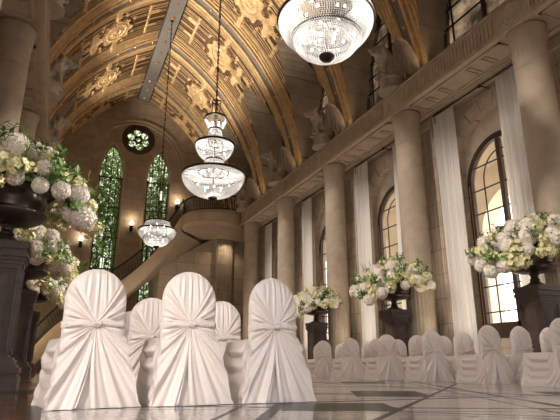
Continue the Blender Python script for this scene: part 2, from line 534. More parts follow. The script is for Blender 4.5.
# curtain rails + curtains
def curtain_mesh(w, h):
    rows = []; n = 90; k = 14
    ph = [random.uniform(0, 6) for _ in range(6)]
    for i in range(k+1):
        z = h*i/k; row = []
        for j in range(n+1):
            u = j/n
            d = .045*sin(u*2*pi*9+ph[0]+.35*sin(z*.5+ph[1])) + .02*sin(u*2*pi*21+ph[2]+.4*sin(z*.7)) + .012*sin(u*2*pi*4+z*.6+ph[3])
            row.append((d, (u-.5)*w*(1+.03*sin(z*.5+ph[4])), z))
        rows.append(row)
    b = MB(); b.grid(rows); return b.mesh('curtain', 'curtain_cloth', True)
cm1, cm2 = curtain_mesh(.96, 8.43), curtain_mesh(.80, 8.43)
ordn = ['first', 'second', 'third', 'fourth', 'fifth']
vis = [c for c in WINC if 8 < c < 30]
for i, c in enumerate(vis):
    rl = thing('curtain_rail', 'thin dark curtain rail over the %s arched window from the camera' % ordn[i], 'curtain rail', (11.2, c, 8.56), 0, 'curtain rails')
    b = MB(); b.tube([(0,-2.0,0),(0,2.0,0)], .028, 8)
    obj('rod', b, 'iron', rl)
    b = MB()
    for q in (-.15,): b.box(-.015,.40,q-.015,q+.015,.0,.03); b.box(-.03,.03,q-.03,q+.03,-.05,.05)
    obj('bracket', b, 'iron', rl)
    for q, me, txt in ((1.54, cm1, 'far'), (-1.16, cm2, 'near')):
        o = bpy.data.objects.new('curtain', me); COL.objects.link(o); o.location = (11.2, c+q, .04)
        tag(o, 'tall white sheer curtain on the %s side of the %s arched window from the camera' % (txt, ordn[i]), 'curtain', 'white curtains along the right wall')

# ------------------------------------------------------------------ columns
def column_proto(xc, yc, label):
    t = thing('column', label, 'column', (xc, yc, 0), 0, 'stone columns')
    b = MB(); b.cbox(.58,.58,0,.28,.0); b.lathe([(.56,.28),(.58,.36),(.54,.46),(.48,.5),(.50,.56),(.46,.64)],32)
    obj('base', b, 'stone', t)
    n = 96; rows = []
    for z, r, fl in [(.6,.45,.0),(.7,.445,.03),(3.1,.44,.03),(3.2,.44,0),(5,.435,0),(7.55,.425,0)]:
        rows.append([((r-fl*abs(sin(12*2*pi*j/n))**.8)*cos(2*pi*j/n), (r-fl*abs(sin(12*2*pi*j/n))**.8)*sin(2*pi*j/n), z) for j in range(n)])
    b = MB(); b.grid(rows, True); obj('shaft', b, 'stone', t, True)
    b = MB(); b.lathe([(.425,7.5),(.432,7.54),(.426,7.6),(.430,7.9),(.445,8.2),(.475,8.5),(.50,8.6),(.50,ZS+.04)],48)
    for j in range(24):
        a = 2*pi*j/24
        for z0, z1 in ((7.72,8.0),(8.06,8.34)):
            b.tube([(.426*cos(a),.426*sin(a),z0),(.438*cos(a),.438*sin(a),z1)], .005, 5)
    obj('capital', b, 'stone', t, True)
    return t
cr = column_proto(10.5, COLY[1], 'tall round stone column nearest the camera on the right, at the edge of the picture')
rc = ['second round stone column from the camera along the windowed wall', 'third round stone column from the camera along the windowed wall',
      'fourth round stone column from the camera along the windowed wall', 'round stone column beside the balcony at the far end of the windowed wall']
for y, l in zip(COLY[2:6], rc): dup(cr, (10.5, y, 0), 0, l)
lcx = 2*XR-10.5
for y, l in zip(COLY[1:6], ['round stone column just beyond the left edge behind the nearest flower urn', 'large shaded round stone column rising above the nearest flower urn on the left',
        'shaded round column further back behind the left flower urn, only its capital showing', 'far left round column of the shaded colonnade, fourth from the camera', 'last left round column of the shaded colonnade, next to the end wall']):
    dup(cr, (lcx, y, 0), 0, l)

# ------------------------------------------------------------------ left wall
b = MB(); b.holed([(-3,0),(BACKY,0),(BACKY,ZT),(-3,ZT)], [arch_pts(-.55, 1.95, 1.2, 4.8, 6.6)], lambda u,v,d: (d,u,v), WALL_L-.4, WALL_L)
for y in COLY: b.box(WALL_L, WALL_L+.3, y-.6, y+.6, 0, ZS)
struct('wall_left', b, 'stone_right')

# ------------------------------------------------------------------ vault
LA, LTOP, LC = 2.06, 16.55, .6
def lun(u):
    u = abs(u)
    if u >= 1: return SPR+.35
    return 9.55 + (LTOP-9.55)*sqrt(max(0,(1+LC)**2-(u+LC)**2))/sqrt(1+2*LC)

def relief(dy, s, S, rnd):
    """dy from bay centre, s arc length from ridge. Returns inward height 0..1"""
    ay = abs(dy); h = 0.; r0 = hypot(dy, s-3.72)
    # mouldings that follow the ribs
    e = BAY/2-ay
    if e < 1.25:
        f = (e-.5)/.15
        if f > 0 and f < 5:
            h = max(h, (.45,.9,.35,.7,.3)[int(f)] if (f % 1) < .62 else 0.)
    # long fine strips over the middle field
    if e >= 1.2:
        f = (ay+.02)/.155
        k_ = int(f)
        if (f % 1) < .60: h = max(h, (.42,.28,.55,.38,.5,.28,.42,.38,.5,.3)[k_ % 10])
        f2 = s/1.55
        if (f2 % 1) < .07: h = max(h, .62)
        if k_ in (3, 4) and (f2 % 1) > .62: h = max(h, .55)
        if r0 < 1.22: h = 0
    # tabs running out from the medallion to the ribs
    sm = 3.72; ds = s-sm
    if abs(ds) < .17 and e < 1.35 and e > .42: h = max(h, 1.)
    if abs(ds) < .10 and ay < 1.5: h = max(h, .7)
    # medallion: eight-pointed frame with rings
    r = hypot(dy, ds); a = atan2(ds, dy)
    rr = .98+.11*cos(8*a)
    if r < rr:
        h = .62
        if r > rr-.09: h = .95
        elif .60 < r < .72: h = 1.
        elif .46 < r < .60: h = .35+.25*(cos(20*a) > 0)
        elif .24 < r < .33: h = .95
        elif r < .12: h = 1.
        elif r < .24: h = .5
    # crossed star below it
    ds2 = s-5.25; r2 = hypot(dy, ds2); a2 = atan2(ds2, dy)
    if r2 < .42+.5*abs(cos(2*a2))**3 and s < 7: h = max(h, .72 if (r2*9 % 1) < .6 else .5)
    if e < .5: h = 0
    return h

def vault_bay(y0, y1, side, fine=True, open_lunette=True):
    b = MB(); mid = (Y0 + BAY*(math.floor((y0+.1-Y0)/BAY)+.5))
    ys = []
    ny = 108 if fine else 40
    for i in range(ny+1): ys.append(y0+(y1-y0)*i/ny)
    for q in (.9,.95,.975,.99,.999,1.0,1.001):
        for sg in (-1,1):
            yy = mid+sg*q*LA
            if y0 < yy < y1: ys.append(yy)
    ys = sorted(set(ys)); R = HALF+RAD_A
    nt_ = 120 if fine else 40
    rows = []; hs = []
    for y in ys:
        z = lun((y-mid)/LA) if open_lunette else SPR+.35
        a0 = math.asin(min(1, (z-SPR)/R)); row = []; hr = []
        for i in range(nt_+1):
            a = a0+(ANG1-a0)*i/nt_
            h = relief(y-mid, R*(ANG1-a), 0, 0) if fine else 0
            x, zz = vpt(a, side, .115*h)
            row.append((x, y, zz)); hr.append(h)
        rows.append(row); hs.append(hr)
    n = nt_+1
    vs = [p for r in rows for p in r]; fs = []; ms = []
    for i in range(len(rows)-1):
        for j in range(n-1):
            q = (i*n+j, (i+1)*n+j, (i+1)*n+j+1, i*n+j+1)
            fs.append(q if side > 0 else q[::-1])
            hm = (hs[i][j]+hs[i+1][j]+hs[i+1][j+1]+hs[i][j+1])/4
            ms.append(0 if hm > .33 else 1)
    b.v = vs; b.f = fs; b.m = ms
    lb = MB()
    # lunette reveal out to the clerestory wall
    xw = XR+side*(WALL_R+.45-XR)
    ra, rb = [], []
    for i, y in enumerate(ys):
        ra.append(rows[i][0]); rb.append((xw, y, rows[i][0][2]))
    lb.grid([ra, rb], flip=side < 0)
    return b, lb

ce = None
bays = [(-3.2,2.87,0),(2.87,8.05,0)] + [(Y0+BAY*i, min(BACKY, Y0+BAY*(i+1)), 1) for i in range(0,6) if Y0+BAY*i < BACKY-1]
root = None
for (y0, y1, fine) in bays:
    for side in (-1, 1):
        vb, lb = vault_bay(y0, y1, side, bool(fine), y1 < BACKY)
        if root is None:
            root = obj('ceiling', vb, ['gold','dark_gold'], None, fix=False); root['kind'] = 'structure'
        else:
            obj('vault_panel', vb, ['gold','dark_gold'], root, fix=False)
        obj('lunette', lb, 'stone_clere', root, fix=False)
# roof shell above so that no daylight leaks
b = MB()
rows = [[(XR+dx, y, z) for dx, z in ((8.1,17.5),(8.1,18.6),(4.5,20.6),(0,22),(-4.5,20.6),(-8.1,18.6),(-8.1,17.5))] for y in (-3.2, BACKY+.3)]
b.grid(rows); obj('roof_shell', b, 'stone', root)

# clerestory walls with pointed windows
for side, nm in ((1,'wall_clerestory'),(-1,'wall_clerestory.001')):
    xw = XR+side*(WALL_R+.35-XR)
    hs_ = [arch_pts(c, 1.97, ZT+.05, 11.5, 16.4, 12, .6) for c in BAYC if 8 < c < 31]
    b = MB(); b.holed([(-3.2,ZT-.05),(BACKY,ZT-.05),(BACKY,18.6),(-3.2,18.6)], hs_, lambda u,v,d: (d,u,v), xw, xw+side*.35)
    struct(nm, b, 'stone_clere')
    for q, c in enumerate([c for c in BAYC if 8 < c < 31]):
        b = MB()
        b.holed(arch_pts(c, 1.98, ZT, 11.5, 16.41, 12, .6), [arch_pts(c, 1.89, ZT+.1, 11.5, 16.28, 12, .6)], lambda u,v,d: (d,u,v), xw+side*.02, xw+side*.12)
        b.box(min(xw+side*.02,xw+side*.1), max(xw+side*.02,xw+side*.1), c-.07, c+.07, ZT, 16.3)
        w = struct('window_%d' % (10+q+(10 if side<0 else 0)), b, 'leading')
        b = MB()
        def hw(z): 
            if z < 11.5: return 1.9
            lo, hi = 0., 1.
            for _ in range(20):
                m_ = (lo+hi)/2
                zz = 11.5+4.8*sqrt(max(0,1.6**2-(m_+.6)**2))/sqrt(2.2)
                if zz > z: lo = m_
                else: hi = m_
            return 1.9*lo
        for z in [ZT+.45+.72*j for j in range(9)]:
            h_ = hw(z); b.box(min(xw+side*.04,xw+side*.08), max(xw+side*.04,xw+side*.08), c-h_, c+h_, z-.03, z+.03)
        for sg in (-1,1):
            b.box(min(xw+side*.04,xw+side*.08), max(xw+side*.04,xw+side*.08), c+sg*1.45-.03, c+sg*1.45+.03, ZT, 13.6)
        obj('mullions', b, 'leading', w)
        b = MB(); b.holed(arch_pts(c, 1.9, ZT+.02, 11.5, 16.3, 12, .6), [], lambda u,v,d: (d,u,v), xw+side*.085, xw+side*.095)
        obj('pane', b, 'mottled_glass', w)
    # stone piers behind the ribs
    for i, y in enumerate(COLY):
        if y < 7: continue
        b = MB()
        xa = XR+side*(HALF+.02); xb = xw
        for yy0, yy1 in ((y-.57, y-.40), (y+.40, y+.57)):
            b.box(min(xa,xb), max(xa,xb), yy0, yy1, ZT-.02, 11.0)
            for q in range(1):
                yc = yy0+.085
                b.box(min(xa,xa-side*.03), max(xa,xa-side*.03), yc-.045, yc+.045, ZT+.2, 10.9)
        struct('trim_pier', b, 'stone_clere')

# ribs
RIBX = [(-.62,.0,0),(-.58,.14,0),(-.46,.14,0),(-.43,.06,1),(-.38,.06,0),(-.36,.20,0),(-.24,.20,0),(-.22,.10,2),(-.17,.10,3),(.17,.10,2),(.22,.10,0),(.24,.22,0),(.33,.24,0),(.36,.12,2),(.43,.12,0),(.45,.17,0),(.56,.15,0),(.60,.0,0)]
bolt = MB(); bolt.lathe([(.075,0),(.075,.025),(.055,.035),(.045,.07),(.02,.085),(0.,.086)], 10)
bolt_me = fix_normals(bolt.mesh('bolt', 'brass', True))
ribn = 0
for y in COLY[1:]:
    rows = []; seq = []
    NA = 44
    for i in range(NA+1): seq.append((1, ANG1*i/NA))
    for i in range(NA-1, -1, -1): seq.append((-1, ANG1*i/NA))
    b = MB()
    strips = []
    for (sd, a) in seq:
        row = []
        for dy, d, mi in RIBX:
            x, z = vpt(a, sd, d); row.append((x, y+dy, z))
        rows.append(row)
    n = len(RIBX); b.v = [p for r in rows for p in r]
    for i in range(len(rows)-1):
        for j in range(n-1):
            b.f.append((i*n+j, i*n+j+1, (i+1)*n+j+1, (i+1)*n+j)); b.m.append(RIBX[j][2])
    rb = obj('ceiling_rib', b, ['gold','dark_gold','rib_groove','rib_band'], fix=False); rb['kind'] = 'structure'
    for sd in (1,-1):
        for q in range(11):
            a = ANG1*(.06+.088*q)
            x, z = vpt(a, sd, .10)
            o = bpy.data.objects.new('bolt', bolt_me); COL.objects.link(o); o.parent = rb
            o.location = (x, y, z)
            d = Vector((-sd*cos(a), 0, -sin(a)))
            o.rotation_euler = d.to_track_quat('Z','Y').to_euler()
# ridge beam
zr = vz(0)
b = MB(); b.box(XR-.40, XR+.40, -3, BACKY, zr-.55, zr+.1); b.mi = 1
b.box(XR-.46, XR-.40, -3, BACKY, zr-.42, zr); b.box(XR+.40, XR+.46, -3, BACKY, zr-.42, zr)
rbm = obj('ceiling_ridge_beam', b, ['rib_band','rib_groove']); rbm['kind'] = 'structure'
j = 0
y = Y0
while y < BACKY-.5:
    o = bpy.data.objects.new('bolt', bolt_me); COL.objects.link(o); o.parent = rbm
    o.location = (XR, y, zr-.55); o.rotation_euler = (pi,0,0); o.scale = (1.5,)*3 if j % 2 == 0 else (1,)*3
    y += BAY/4*.98; j += 1

# ------------------------------------------------------------------ back wall
BW1, BW2, BHW = 2.58, 5.92, .84
rose = (4.26, 16.55)
outer = [(XR-8.2,0),(XR+8.2,0)]
for side, seq in ((1,[i/10 for i in range(0,11)]),(-1,[i/10 for i in range(9,-1,-1)])):
    for t in seq:
        x, z = vpt(ANG1*t, side, -.3); outer.append((x, z))
h1 = arch_pts(BW1, BHW, 3.4, 13.5, 15.85, 12, .8); h2 = arch_pts(BW2, BHW, 3.4, 13.5, 15.85, 12, .8)
hr = [(rose[0]+1.12*cos(2*pi*i/40), rose[1]+1.12*sin(2*pi*i/40)) for i in range(40)]
b = MB(); b.holed(outer, [h1,h2,hr], lambda u,v,d: (u,d,v), BACKY, BACKY+.45)
struct('wall_back', b, 'stone_back')
for wi, c in enumerate((BW1, BW2)):
    b = MB()
    b.holed(arch_pts(c, BHW+.13, 3.3, 13.5, 16.05, 12, .8), [arch_pts(c, BHW, 3.4, 13.5, 15.85, 12, .8)], lambda u,v,d: (u,d,v), BACKY-.10, BACKY+.02)
    b.holed(arch_pts(c, BHW, 3.4, 13.5, 15.85, 12, .8), [arch_pts(c, BHW-.07, 3.47, 13.5, 15.72, 12, .8)], lambda u,v,d: (u,d,v), BACKY+.12, BACKY+.2)
    w = struct('window_%d' % (30+wi), b, 'stone')
    b = MB()
    for q in range(1,4):
        x = c-BHW+2*BHW*q/4
        u = abs(x-c)/BHW
        zt = 13.5+2.2*sqrt(max(0,1.8**2-(u+.8)**2))/sqrt(2.6)
        b.box(x-.028, x+.028, BACKY+.12, BACKY+.17, 3.4, zt)
    for sgn in (-1,1): b.box(c+sgn*(BHW-.09)-.03, c+sgn*(BHW-.09)+.03, BACKY+.1, BACKY+.17, 3.4, 13.4)
    for z in (4.6,6.7,8.9,11.1,13.3):
        b.box(c-BHW, c+BHW, BACKY+.11, BACKY+.18, z-.045, z+.045)
    for z in [3.8+.55*q for q in range(18)]:
        b.box(c-BHW, c+BHW, BACKY+.135, BACKY+.155, z-.012, z+.012)
    obj('leading', b, 'leading', w)
    b = MB(); b.holed(arch_pts(c, BHW-.02, 3.42, 13.5, 15.8, 12, .8), [], lambda u,v,d: (u,d,v), BACKY+.175, BACKY+.185)
    obj('pane', b, 'leaded_glass', w)
# rose window: dark plate pierced by six foils
def circ(cx, cz, r, n=20): return [(cx+r*cos(2*pi*i/n), cz+r*sin(2*pi*i/n)) for i in range(n)]
foils = [circ(rose[0]+.56*cos(pi/6+pi/3*i+.2), rose[1]+.56*sin(pi/6+pi/3*i+.2), .27) for i in range(6)]
b = MB(); b.holed(circ(*rose,1.13,40), foils+[circ(*rose,.16)], lambda u,v,d: (u,d,v), BACKY+.05, BACKY+.2)
b.holed(circ(*rose,1.2,40), [circ(*rose,1.04,40)], lambda u,v,d: (u,d,v), BACKY-.06, BACKY+.05)
w = struct('window_32', b, 'frame_metal')
b = MB(); b.holed(circ(*rose,1.05,40), [], lambda u,v,d: (u,d,v), BACKY+.21, BACKY+.22); obj('pane', b, 'leaded_glass', w)
# great round arch moulding and ledges
b = MB()
for R, wd, dp in ((3.45,.16,.16),(3.22,.12,.10)):
    pin = [(4.3+(R-wd)*cos(pi*i/40), 14.6+(R-wd)*sin(pi*i/40)) for i in range(41)]
    pout = [(4.3+R*cos(pi*i/40), 14.6+R*sin(pi*i/40)) for i in range(41)]
    b.holed(pin+pout[::-1], [], lambda u,v,d: (u,d,v), BACKY-dp, BACKY+.02)
for x0, x1 in ((-1.6,1.0),(7.6,10.2)): b.box(x0, x1, BACKY-.2, BACKY+.02, 14.35, 14.6); b.box(x0, x1, BACKY-.12, BACKY+.02, 14.2, 14.35)
struct('trim_arch', b, 'stone')
# supporting wall below the balcony and the top of the stairs, with a reeded pilaster
b = MB(); b.holed([(5.8,0),(11.62,0),(11.62,8.66),(9.35,8.66),(7.9,7.75),(5.8,6.4)], [], lambda u,v,d: (u,d,v), 32.95, BACKY+.02)
struct('wall_under_balcony', b, 'stone_back')
b = MB(); b.box(9.45, 10.55, 32.6, 32.97, 0, 8.62)
for q in range(5): b.box(9.52+q*.2, 9.52+q*.2+.12, 32.55, 32.62, .4, 8.2)
struct('trim_pilaster', b, 'stone_back')

# front end of the hall behind the camera: tall open entrance
b = MB()
outer2 = [(XR-8.2,0),(XR+8.2,0)]
for side, seq in ((1,[i/10 for i in range(0,11)]),(-1,[i/10 for i in range(9,-1,-1)])):
    for t in seq:
        x, z = vpt(ANG1*t, side, -.3); outer2.append((x, z))
b.holed(outer2, [arch_pts(-.1, 1.7, .0, 2.8, 4.5)], lambda u,v,d: (u,d,v), -3.3, -3.0)
struct('wall_front', b, 'stone_back')

# ------------------------------------------------------------------ balcony and staircase
OUT = [(10.12,29.5),(9.6,29.3),(8.9,29.25),(8.2,29.4),(7.55,29.75),(7.1,30.3),(6.85,31.0),(6.8,31.8)]
INN = [(11.5,29.5),(11.5,31),(11.5,33),(11.5,35),(11.5,36.5),(10.6,36.5),(10.1,36.5),(9.7,36.5)]
def smooth_poly(P, n=6):
    out = []
    for i in range(len(P)-1):
        p0 = P[max(i-1,0)]; p1 = P[i]; p2 = P[i+1]; p3 = P[min(i+2,len(P)-1)]
        for q in range(n):
            t = q/n
            out.append(tuple(.5*((2*p1[k])+(-p0[k]+p2[k])*t+(2*p0[k]-5*p1[k]+4*p2[k]-p3[k])*t*t+(-p0[k]+3*p1[k]-3*p2[k]+p3[k])*t**3) for k in range(len(p1))))
    out.append(tuple(P[-1])); return out
bal = thing('balcony', 'curved stone balcony with dark iron balustrade at the top of the staircase', 'balcony', (9.5, 33, 0))
M_ = Matrix.Translation((-9.5,-33,0))
def loc(p): return (p[0]-9.5, p[1]-33, p[2])
so = smooth_poly(OUT); si = smooth_poly(INN)
b = MB()
rows = []
for (ox,oy),(ix,iy) in zip(so, si):
    f = lambda t, z: loc((ox+(ix-ox)*t, oy+(iy-oy)*t, z))
    rows.append([f(1,9.45), f(0,9.45), f(-.015,9.4), f(-.015,8.8), f(.0,8.72), f(.03,8.64), f(.06,8.62), f(.3,8.56), f(.6,8.52), f(1,8.5)])
b.grid(rows)
obj('slab', b, 'stair_stone', bal)
b = MB()
rows = [[loc((ox,oy,9.45)), loc((ox,oy,9.56)), loc((ox+(ix-ox)*.06, oy+(iy-oy)*.06,9.56)), loc((ox+(ix-ox)*.06, oy+(iy-oy)*.06,9.45))] for (ox,oy),(ix,iy) in zip(so,si)]
b.grid(rows); obj('kerb', b, 'stair_stone', bal)
rl = [loc((ox+(ix-ox)*.03, oy+(iy-oy)*.03, 10.55)) for (ox,oy),(ix,iy) in zip(so,si)]
b = MB(); b.tube(rl, .05, 8); b.tube([(x,y,9.68) for x,y,z in rl], .025, 6)
br = obj('railing', b, 'iron', bal)
b = MB()
tot = 0; last = rl[0]
for i in range(len(rl)-1):
    p, q = Vector(rl[i]), Vector(rl[i+1]); L_ = (q-p).length; m_ = max(1, round(L_/.11))
    for k_ in range(m_):
        w_ = p+(q-p)*k_/m_
        b.tube([(w_.x,w_.y,9.56),(w_.x,w_.y,9.9),(w_.x,w_.y,10.53)], [.016,.026,.016], 5)
o = obj('balusters', b, 'iron', br); o['kind'] = 'stuff'

FRONT = [(6.8,31.6,9.45),(6.25,31.8,8.4),(5.15,32.0,6.75),(3.8,32.2,5.35),(2.6,32.4,4.4),(1.4,32.5,3.4),(.3,32.3,2.5),(-.5,31.8,1.55),(-1.0,31.2,.7),(-1.2,30.7,.0)]
BACKP = [(9.2,33.9,9.45),(7.9,33.9,8.4),(5.5,33.9,6.75),(4.0,33.9,5.35),(2.6,34.0,4.4),(1.2,34.1,3.4),(.0,33.9,2.5),(-1.2,33.2,1.55),(-2.0,32.2,.7),(-2.5,31.2,.0)]
st = thing('staircase', 'curved stone staircase rising along the end wall to the balcony', 'staircase', (4,34,0))
def l2(p): return (p[0]-4, p[1]-34, p[2])
NS = 54
fs_ = smooth_poly(FRONT, 20); bs_ = smooth_poly(BACKP, 20)
def at(P, t):
    f = t*(len(P)-1); i = min(int(f), len(P)-2); u = f-i
    return tuple(P[i][k]*(1-u)+P[i+1][k]*u for k in range(3))
def ztop(i): return 9.45*(1-i/NS)
# resample by height so that steps are even
def by_z(P, z):
    for i in range(len(P)-1):
        a, c_ = P[i], P[i+1]
        if a[2] >= z >= c_[2]:
            u = (a[2]-z)/max(1e-6, a[2]-c_[2]); return tuple(a[k]*(1-u)+c_[k]*u for k in range(3))
    return P[-1]
b = MB()
for i in range(NS):
    z0 = ztop(i)-9.45/NS; za = ztop(i); zb = ztop(i+1)
    f0, f1 = by_z(fs_, za), by_z(fs_, zb); g0, g1 = by_z(bs_, za), by_z(bs_, zb)
    zl = max(-.02, z0-.25)
    pts = [f0, f1, g1, g0]
    pts = [Vector((p[0],p[1],0)) for p in pts]
    v = [l2((p.x,p.y,zl)) for p in pts]+[l2((p.x,p.y,z0)) for p in pts]
    b.add(v, [(0,3,2,1),(4,5,6,7),(0,1,5,4),(1,2,6,5),(2,3,7,6),(3,0,4,7)])
obj('steps', b, 'stair_tread', st)
b = MB(); rows = []
for i in range(0, 61):
    z = 9.45*(1-i/60)
    f, g = by_z(fs_, z), by_z(bs_, z)
    up = .22; th = .95
    d = Vector((g[0]-f[0], g[1]-f[1], 0)).normalized()*.16
    zlo = max(0., z-th); zlb = max(0., z-.6-.65*z/9.45)
    rows.append([l2((f[0]+d.x,f[1]+d.y,max(.02,z-.1))), l2((f[0]+d.x,f[1]+d.y,z+up)), l2((f[0],f[1],z+up)), l2((f[0]-d.x*.1,f[1]-d.y*.1,z+up-.08)), l2((f[0],f[1],zlo+.1 if zlo>0 else 0)), l2((f[0]+d.x*.4,f[1]+d.y*.4,zlo)), l2((g[0],g[1],zlb))])
b.grid(rows); obj('stringer', b, 'stair_stone', st, True)
rl = []
for i in range(0, 61):
    z = 9.45*(1-i/60); f, g = by_z(fs_, z), by_z(bs_, z)
    d = Vector((g[0]-f[0], g[1]-f[1], 0)).normalized()*.08
    rl.append((f[0]+d.x-4, f[1]+d.y-34, z+1.25))
b = MB(); b.tube(rl, .05, 8); b.tube([(x,y,z-.93) for x,y,z in rl], .022, 6)
rr_ = obj('handrail', b, 'iron', st)
b = MB()
for i in range(len(rl)-1):
    p, q = Vector(rl[i]), Vector(rl[i+1]); L_ = (q-p).length; m_ = max(1, round(Vector((q.x-p.x,q.y-p.y,0)).length/.10))
    for k_ in range(m_):
        w_ = p+(q-p)*k_/m_
        b.tube([(w_.x,w_.y,w_.z-1.04),(w_.x,w_.y,w_.z-.7),(w_.x,w_.y,w_.z)], [.016,.026,.016], 5)
o = obj('balusters', b, 'iron', rr_); o['kind'] = 'stuff'

# ------------------------------------------------------------------ sconces
def sconce(x, z, label, e):
    t = thing('wall_sconce', label, 'wall lamp', (x, BACKY, z), 0, 'candle sconces on the end wall')
    b = MB(); b.lathe([(.02,-.32),(.10,-.26),(.13,-.14),(.06,-.06),(.14,.0),(.15,.03),(.0,.03)], 14, (0,-.28,0)); b.box(-.05,.05,-.28,.0,-.2,-.12); b.box(-.1,.1,-.05,0,-.35,.05)
    obj('bracket', b, 'bronze', t)
    b = MB(); b.lathe([(.0,.02),(.10,.04),(.13,.16),(.12,.30),(.06,.36),(0,.37)], 14, (0,-.28,0))
    obj('lamp_shade', b, 'sconce_glow', t, True)
    ld = bpy.data.lights.new('sconce_light', 'POINT'); ld.energy = e; ld.color = (1,.78,.52); ld.shadow_soft_size = .1
    lo = bpy.data.objects.new('sconce_light', ld); COL.objects.link(lo); lo.location = (x, BACKY-.42, z+.55)
sconce(4.26, 9.8, 'lit candle sconce on the pier between the two tall windows', 16)
sconce(1.05, 8.35, 'lit candle sconce beside the hanging flowers, outer side of the first tall window', 16)
sconce(7.4, 11.75, 'lit candle sconce above the top of the stair railing', 16)

# ------------------------------------------------------------------ statues
def to_mesh_remeshed(mb, name, vox, mat):
    me = mb.mesh(name, mat); o = bpy.data.objects.new('statue_source', me); COL.objects.link(o)
    m = o.modifiers.new('r', 'REMESH'); m.mode = 'VOXEL'; m.voxel_size = vox
    s_ = o.modifiers.new('s', 'SMOOTH'); s_.iterations = 2
    dg = bpy.context.evaluated_depsgraph_get()
    out = bpy.data.meshes.new_from_object(o.evaluated_get(dg)); out.name = name
    bpy.data.objects.remove(o)
    out.polygons.foreach_set('use_smooth', [True]*len(out.polygons))
    if not out.materials: out.materials.append(MATS[mat])
    return out
b = MB()   # winged lion, facing +x
b.ball((-.18,0,.82),.34,.30,.34); b.ball((.05,0,1.0),.30,.27,.36); b.ball((.2,0,1.18),.24,.23,.28)
for sg in (-1,1):
    b.ball((-.18,sg*.22,.70),.26,.13,.26); b.tube([(-.1,sg*.25,.62),(.12,sg*.26,.52)],[.11,.09],8); b.ball((.2,sg*.26,.51),.13,.09,.06)
    b.tube([(.2,sg*.15,1.15),(.36,sg*.17,.85),(.34,sg*.17,.55)],[.13,.10,.08],8); b.ball((.42,sg*.17,.52),.13,.09,.065)
    b.ball((.42,sg*.13,1.66),.06,.05,.10); b.tube([(.40,sg*.12,1.64),(.30,sg*.19,1.78),(.22,sg*.22,1.83)],[.06,.045,.02],6)
b.tube([(.1,0,1.15),(.3,0,1.36),(.48,0,1.5)],[.24,.21,.17],10)
b.ball((.52,0,1.53),.20,.17,.19); b.ball((.72,0,1.49),.16,.11,.09); b.ball((.69,0,1.38),.13,.09,.05); b.ball((.86,0,1.5),.05,.06,.05)
for i in range(16):
    a = 2*pi*i/16
    b.ball((.34+.06*sin(3*a),.27*cos(a),1.42+.30*sin(a)),.10,.08,.10,8,6)
for i in range(12):
    a = 2*pi*i/12
    b.ball((.16,.28*cos(a),1.22+.26*sin(a)),.09,.07,.09,8,6)
b.tube([(-.45,0,.62),(-.66,.1,.6),(-.72,.25,.75),(-.62,.3,.92)],[.07,.06,.05,.07],8)
statue_body = to_mesh_remeshed(b, 'body', .032, 'statue_stone')
def wing(sg):
    b = MB(); rows_o, rows_i = [], []
    K_, J = 14, 40
    # from the shoulder up to the tip, convex trailing edge down to the rear
    def edge(t):
        lead = Vector((-.02-.22*t**1.3, 0, 1.02+1.0*t))
        return lead
    for i in range(K_+1):
        t = i/K_
        lead = Vector((.0-.12*t, .0, 1.0+1.05*t))
        rearz = .55+ .95*t**1.0
        trail = Vector((-.90*sqrt(max(0,1-t**2.2))-.14*t, 0, .50+1.50*t**1.15))
        ro, ri = [], []
        for j in range(J+1):
            u = j/J
            p = lead.lerp(trail, u)
            feather = .03*abs(sin(pi*(u*5+t*1.2)))
            yy = sg*(.17+.28*u*(1-.35*t)+.10*t)
            ro.append((p.x, yy+sg*(.035+feather), p.z)); ri.append((p.x, yy-sg*.035, p.z))
        rows_o.append(ro); rows_i.append(ri)
    b.grid(rows_o); b.grid(rows_i, flip=True)
    rim = lambda R: [R[0][j] for j in range(J+1)]+[R[i][J] for i in range(1,K_+1)]+[R[K_][j] for j in range(J-1,-1,-1)]+[R[i][0] for i in range(K_-1,0,-1)]
    ra, rb = rim(rows_o), rim(rows_i)
    b.grid([ra+[ra[0]], rb+[rb[0]]])
    return b
stt = thing('statue', 'x', 'statue', (9.97, COLY[2], ZT), pi, 'winged beast statues on the cornice')
b = MB(); b.lathe([(.46,0),(.46,.08),(.40,.12),(.38,.16),(.38,.40),(.43,.45),(.43,.50)], 28); obj('plinth', b, 'statue_stone', stt)
o = bpy.data.objects.new('body', statue_body); COL.objects.link(o); o.parent = stt
obj('wing', wing(1), 'statue_stone', stt, False); obj('wing', wing(-1), 'statue_stone', stt, False)
stt['label'] = 'winged stone beast statue on the cornice above the second column of the windowed wall'
for y, l in ((COLY[3],'winged stone beast statue on the cornice above the third column of the windowed wall'),
             (COLY[4],'winged stone beast statue on the cornice just right of the three-tiered chandelier'),
             (COLY[5],'smallest winged stone beast statue at the balcony end of the cornice')):
    dup(stt, (9.97, y, ZT), pi, l)
for y, l in ((COLY[2],'winged stone beast statue on the left cornice, at the upper left edge of the vault'),
             (COLY[3],'shaded winged stone beast statue on the left cornice, upper of the two showing'),
             (COLY[4],'shaded winged stone beast statue on the left cornice, lower of the two showing')):
    dup(stt, (FACE_L-.04, y, ZT), 0, l)

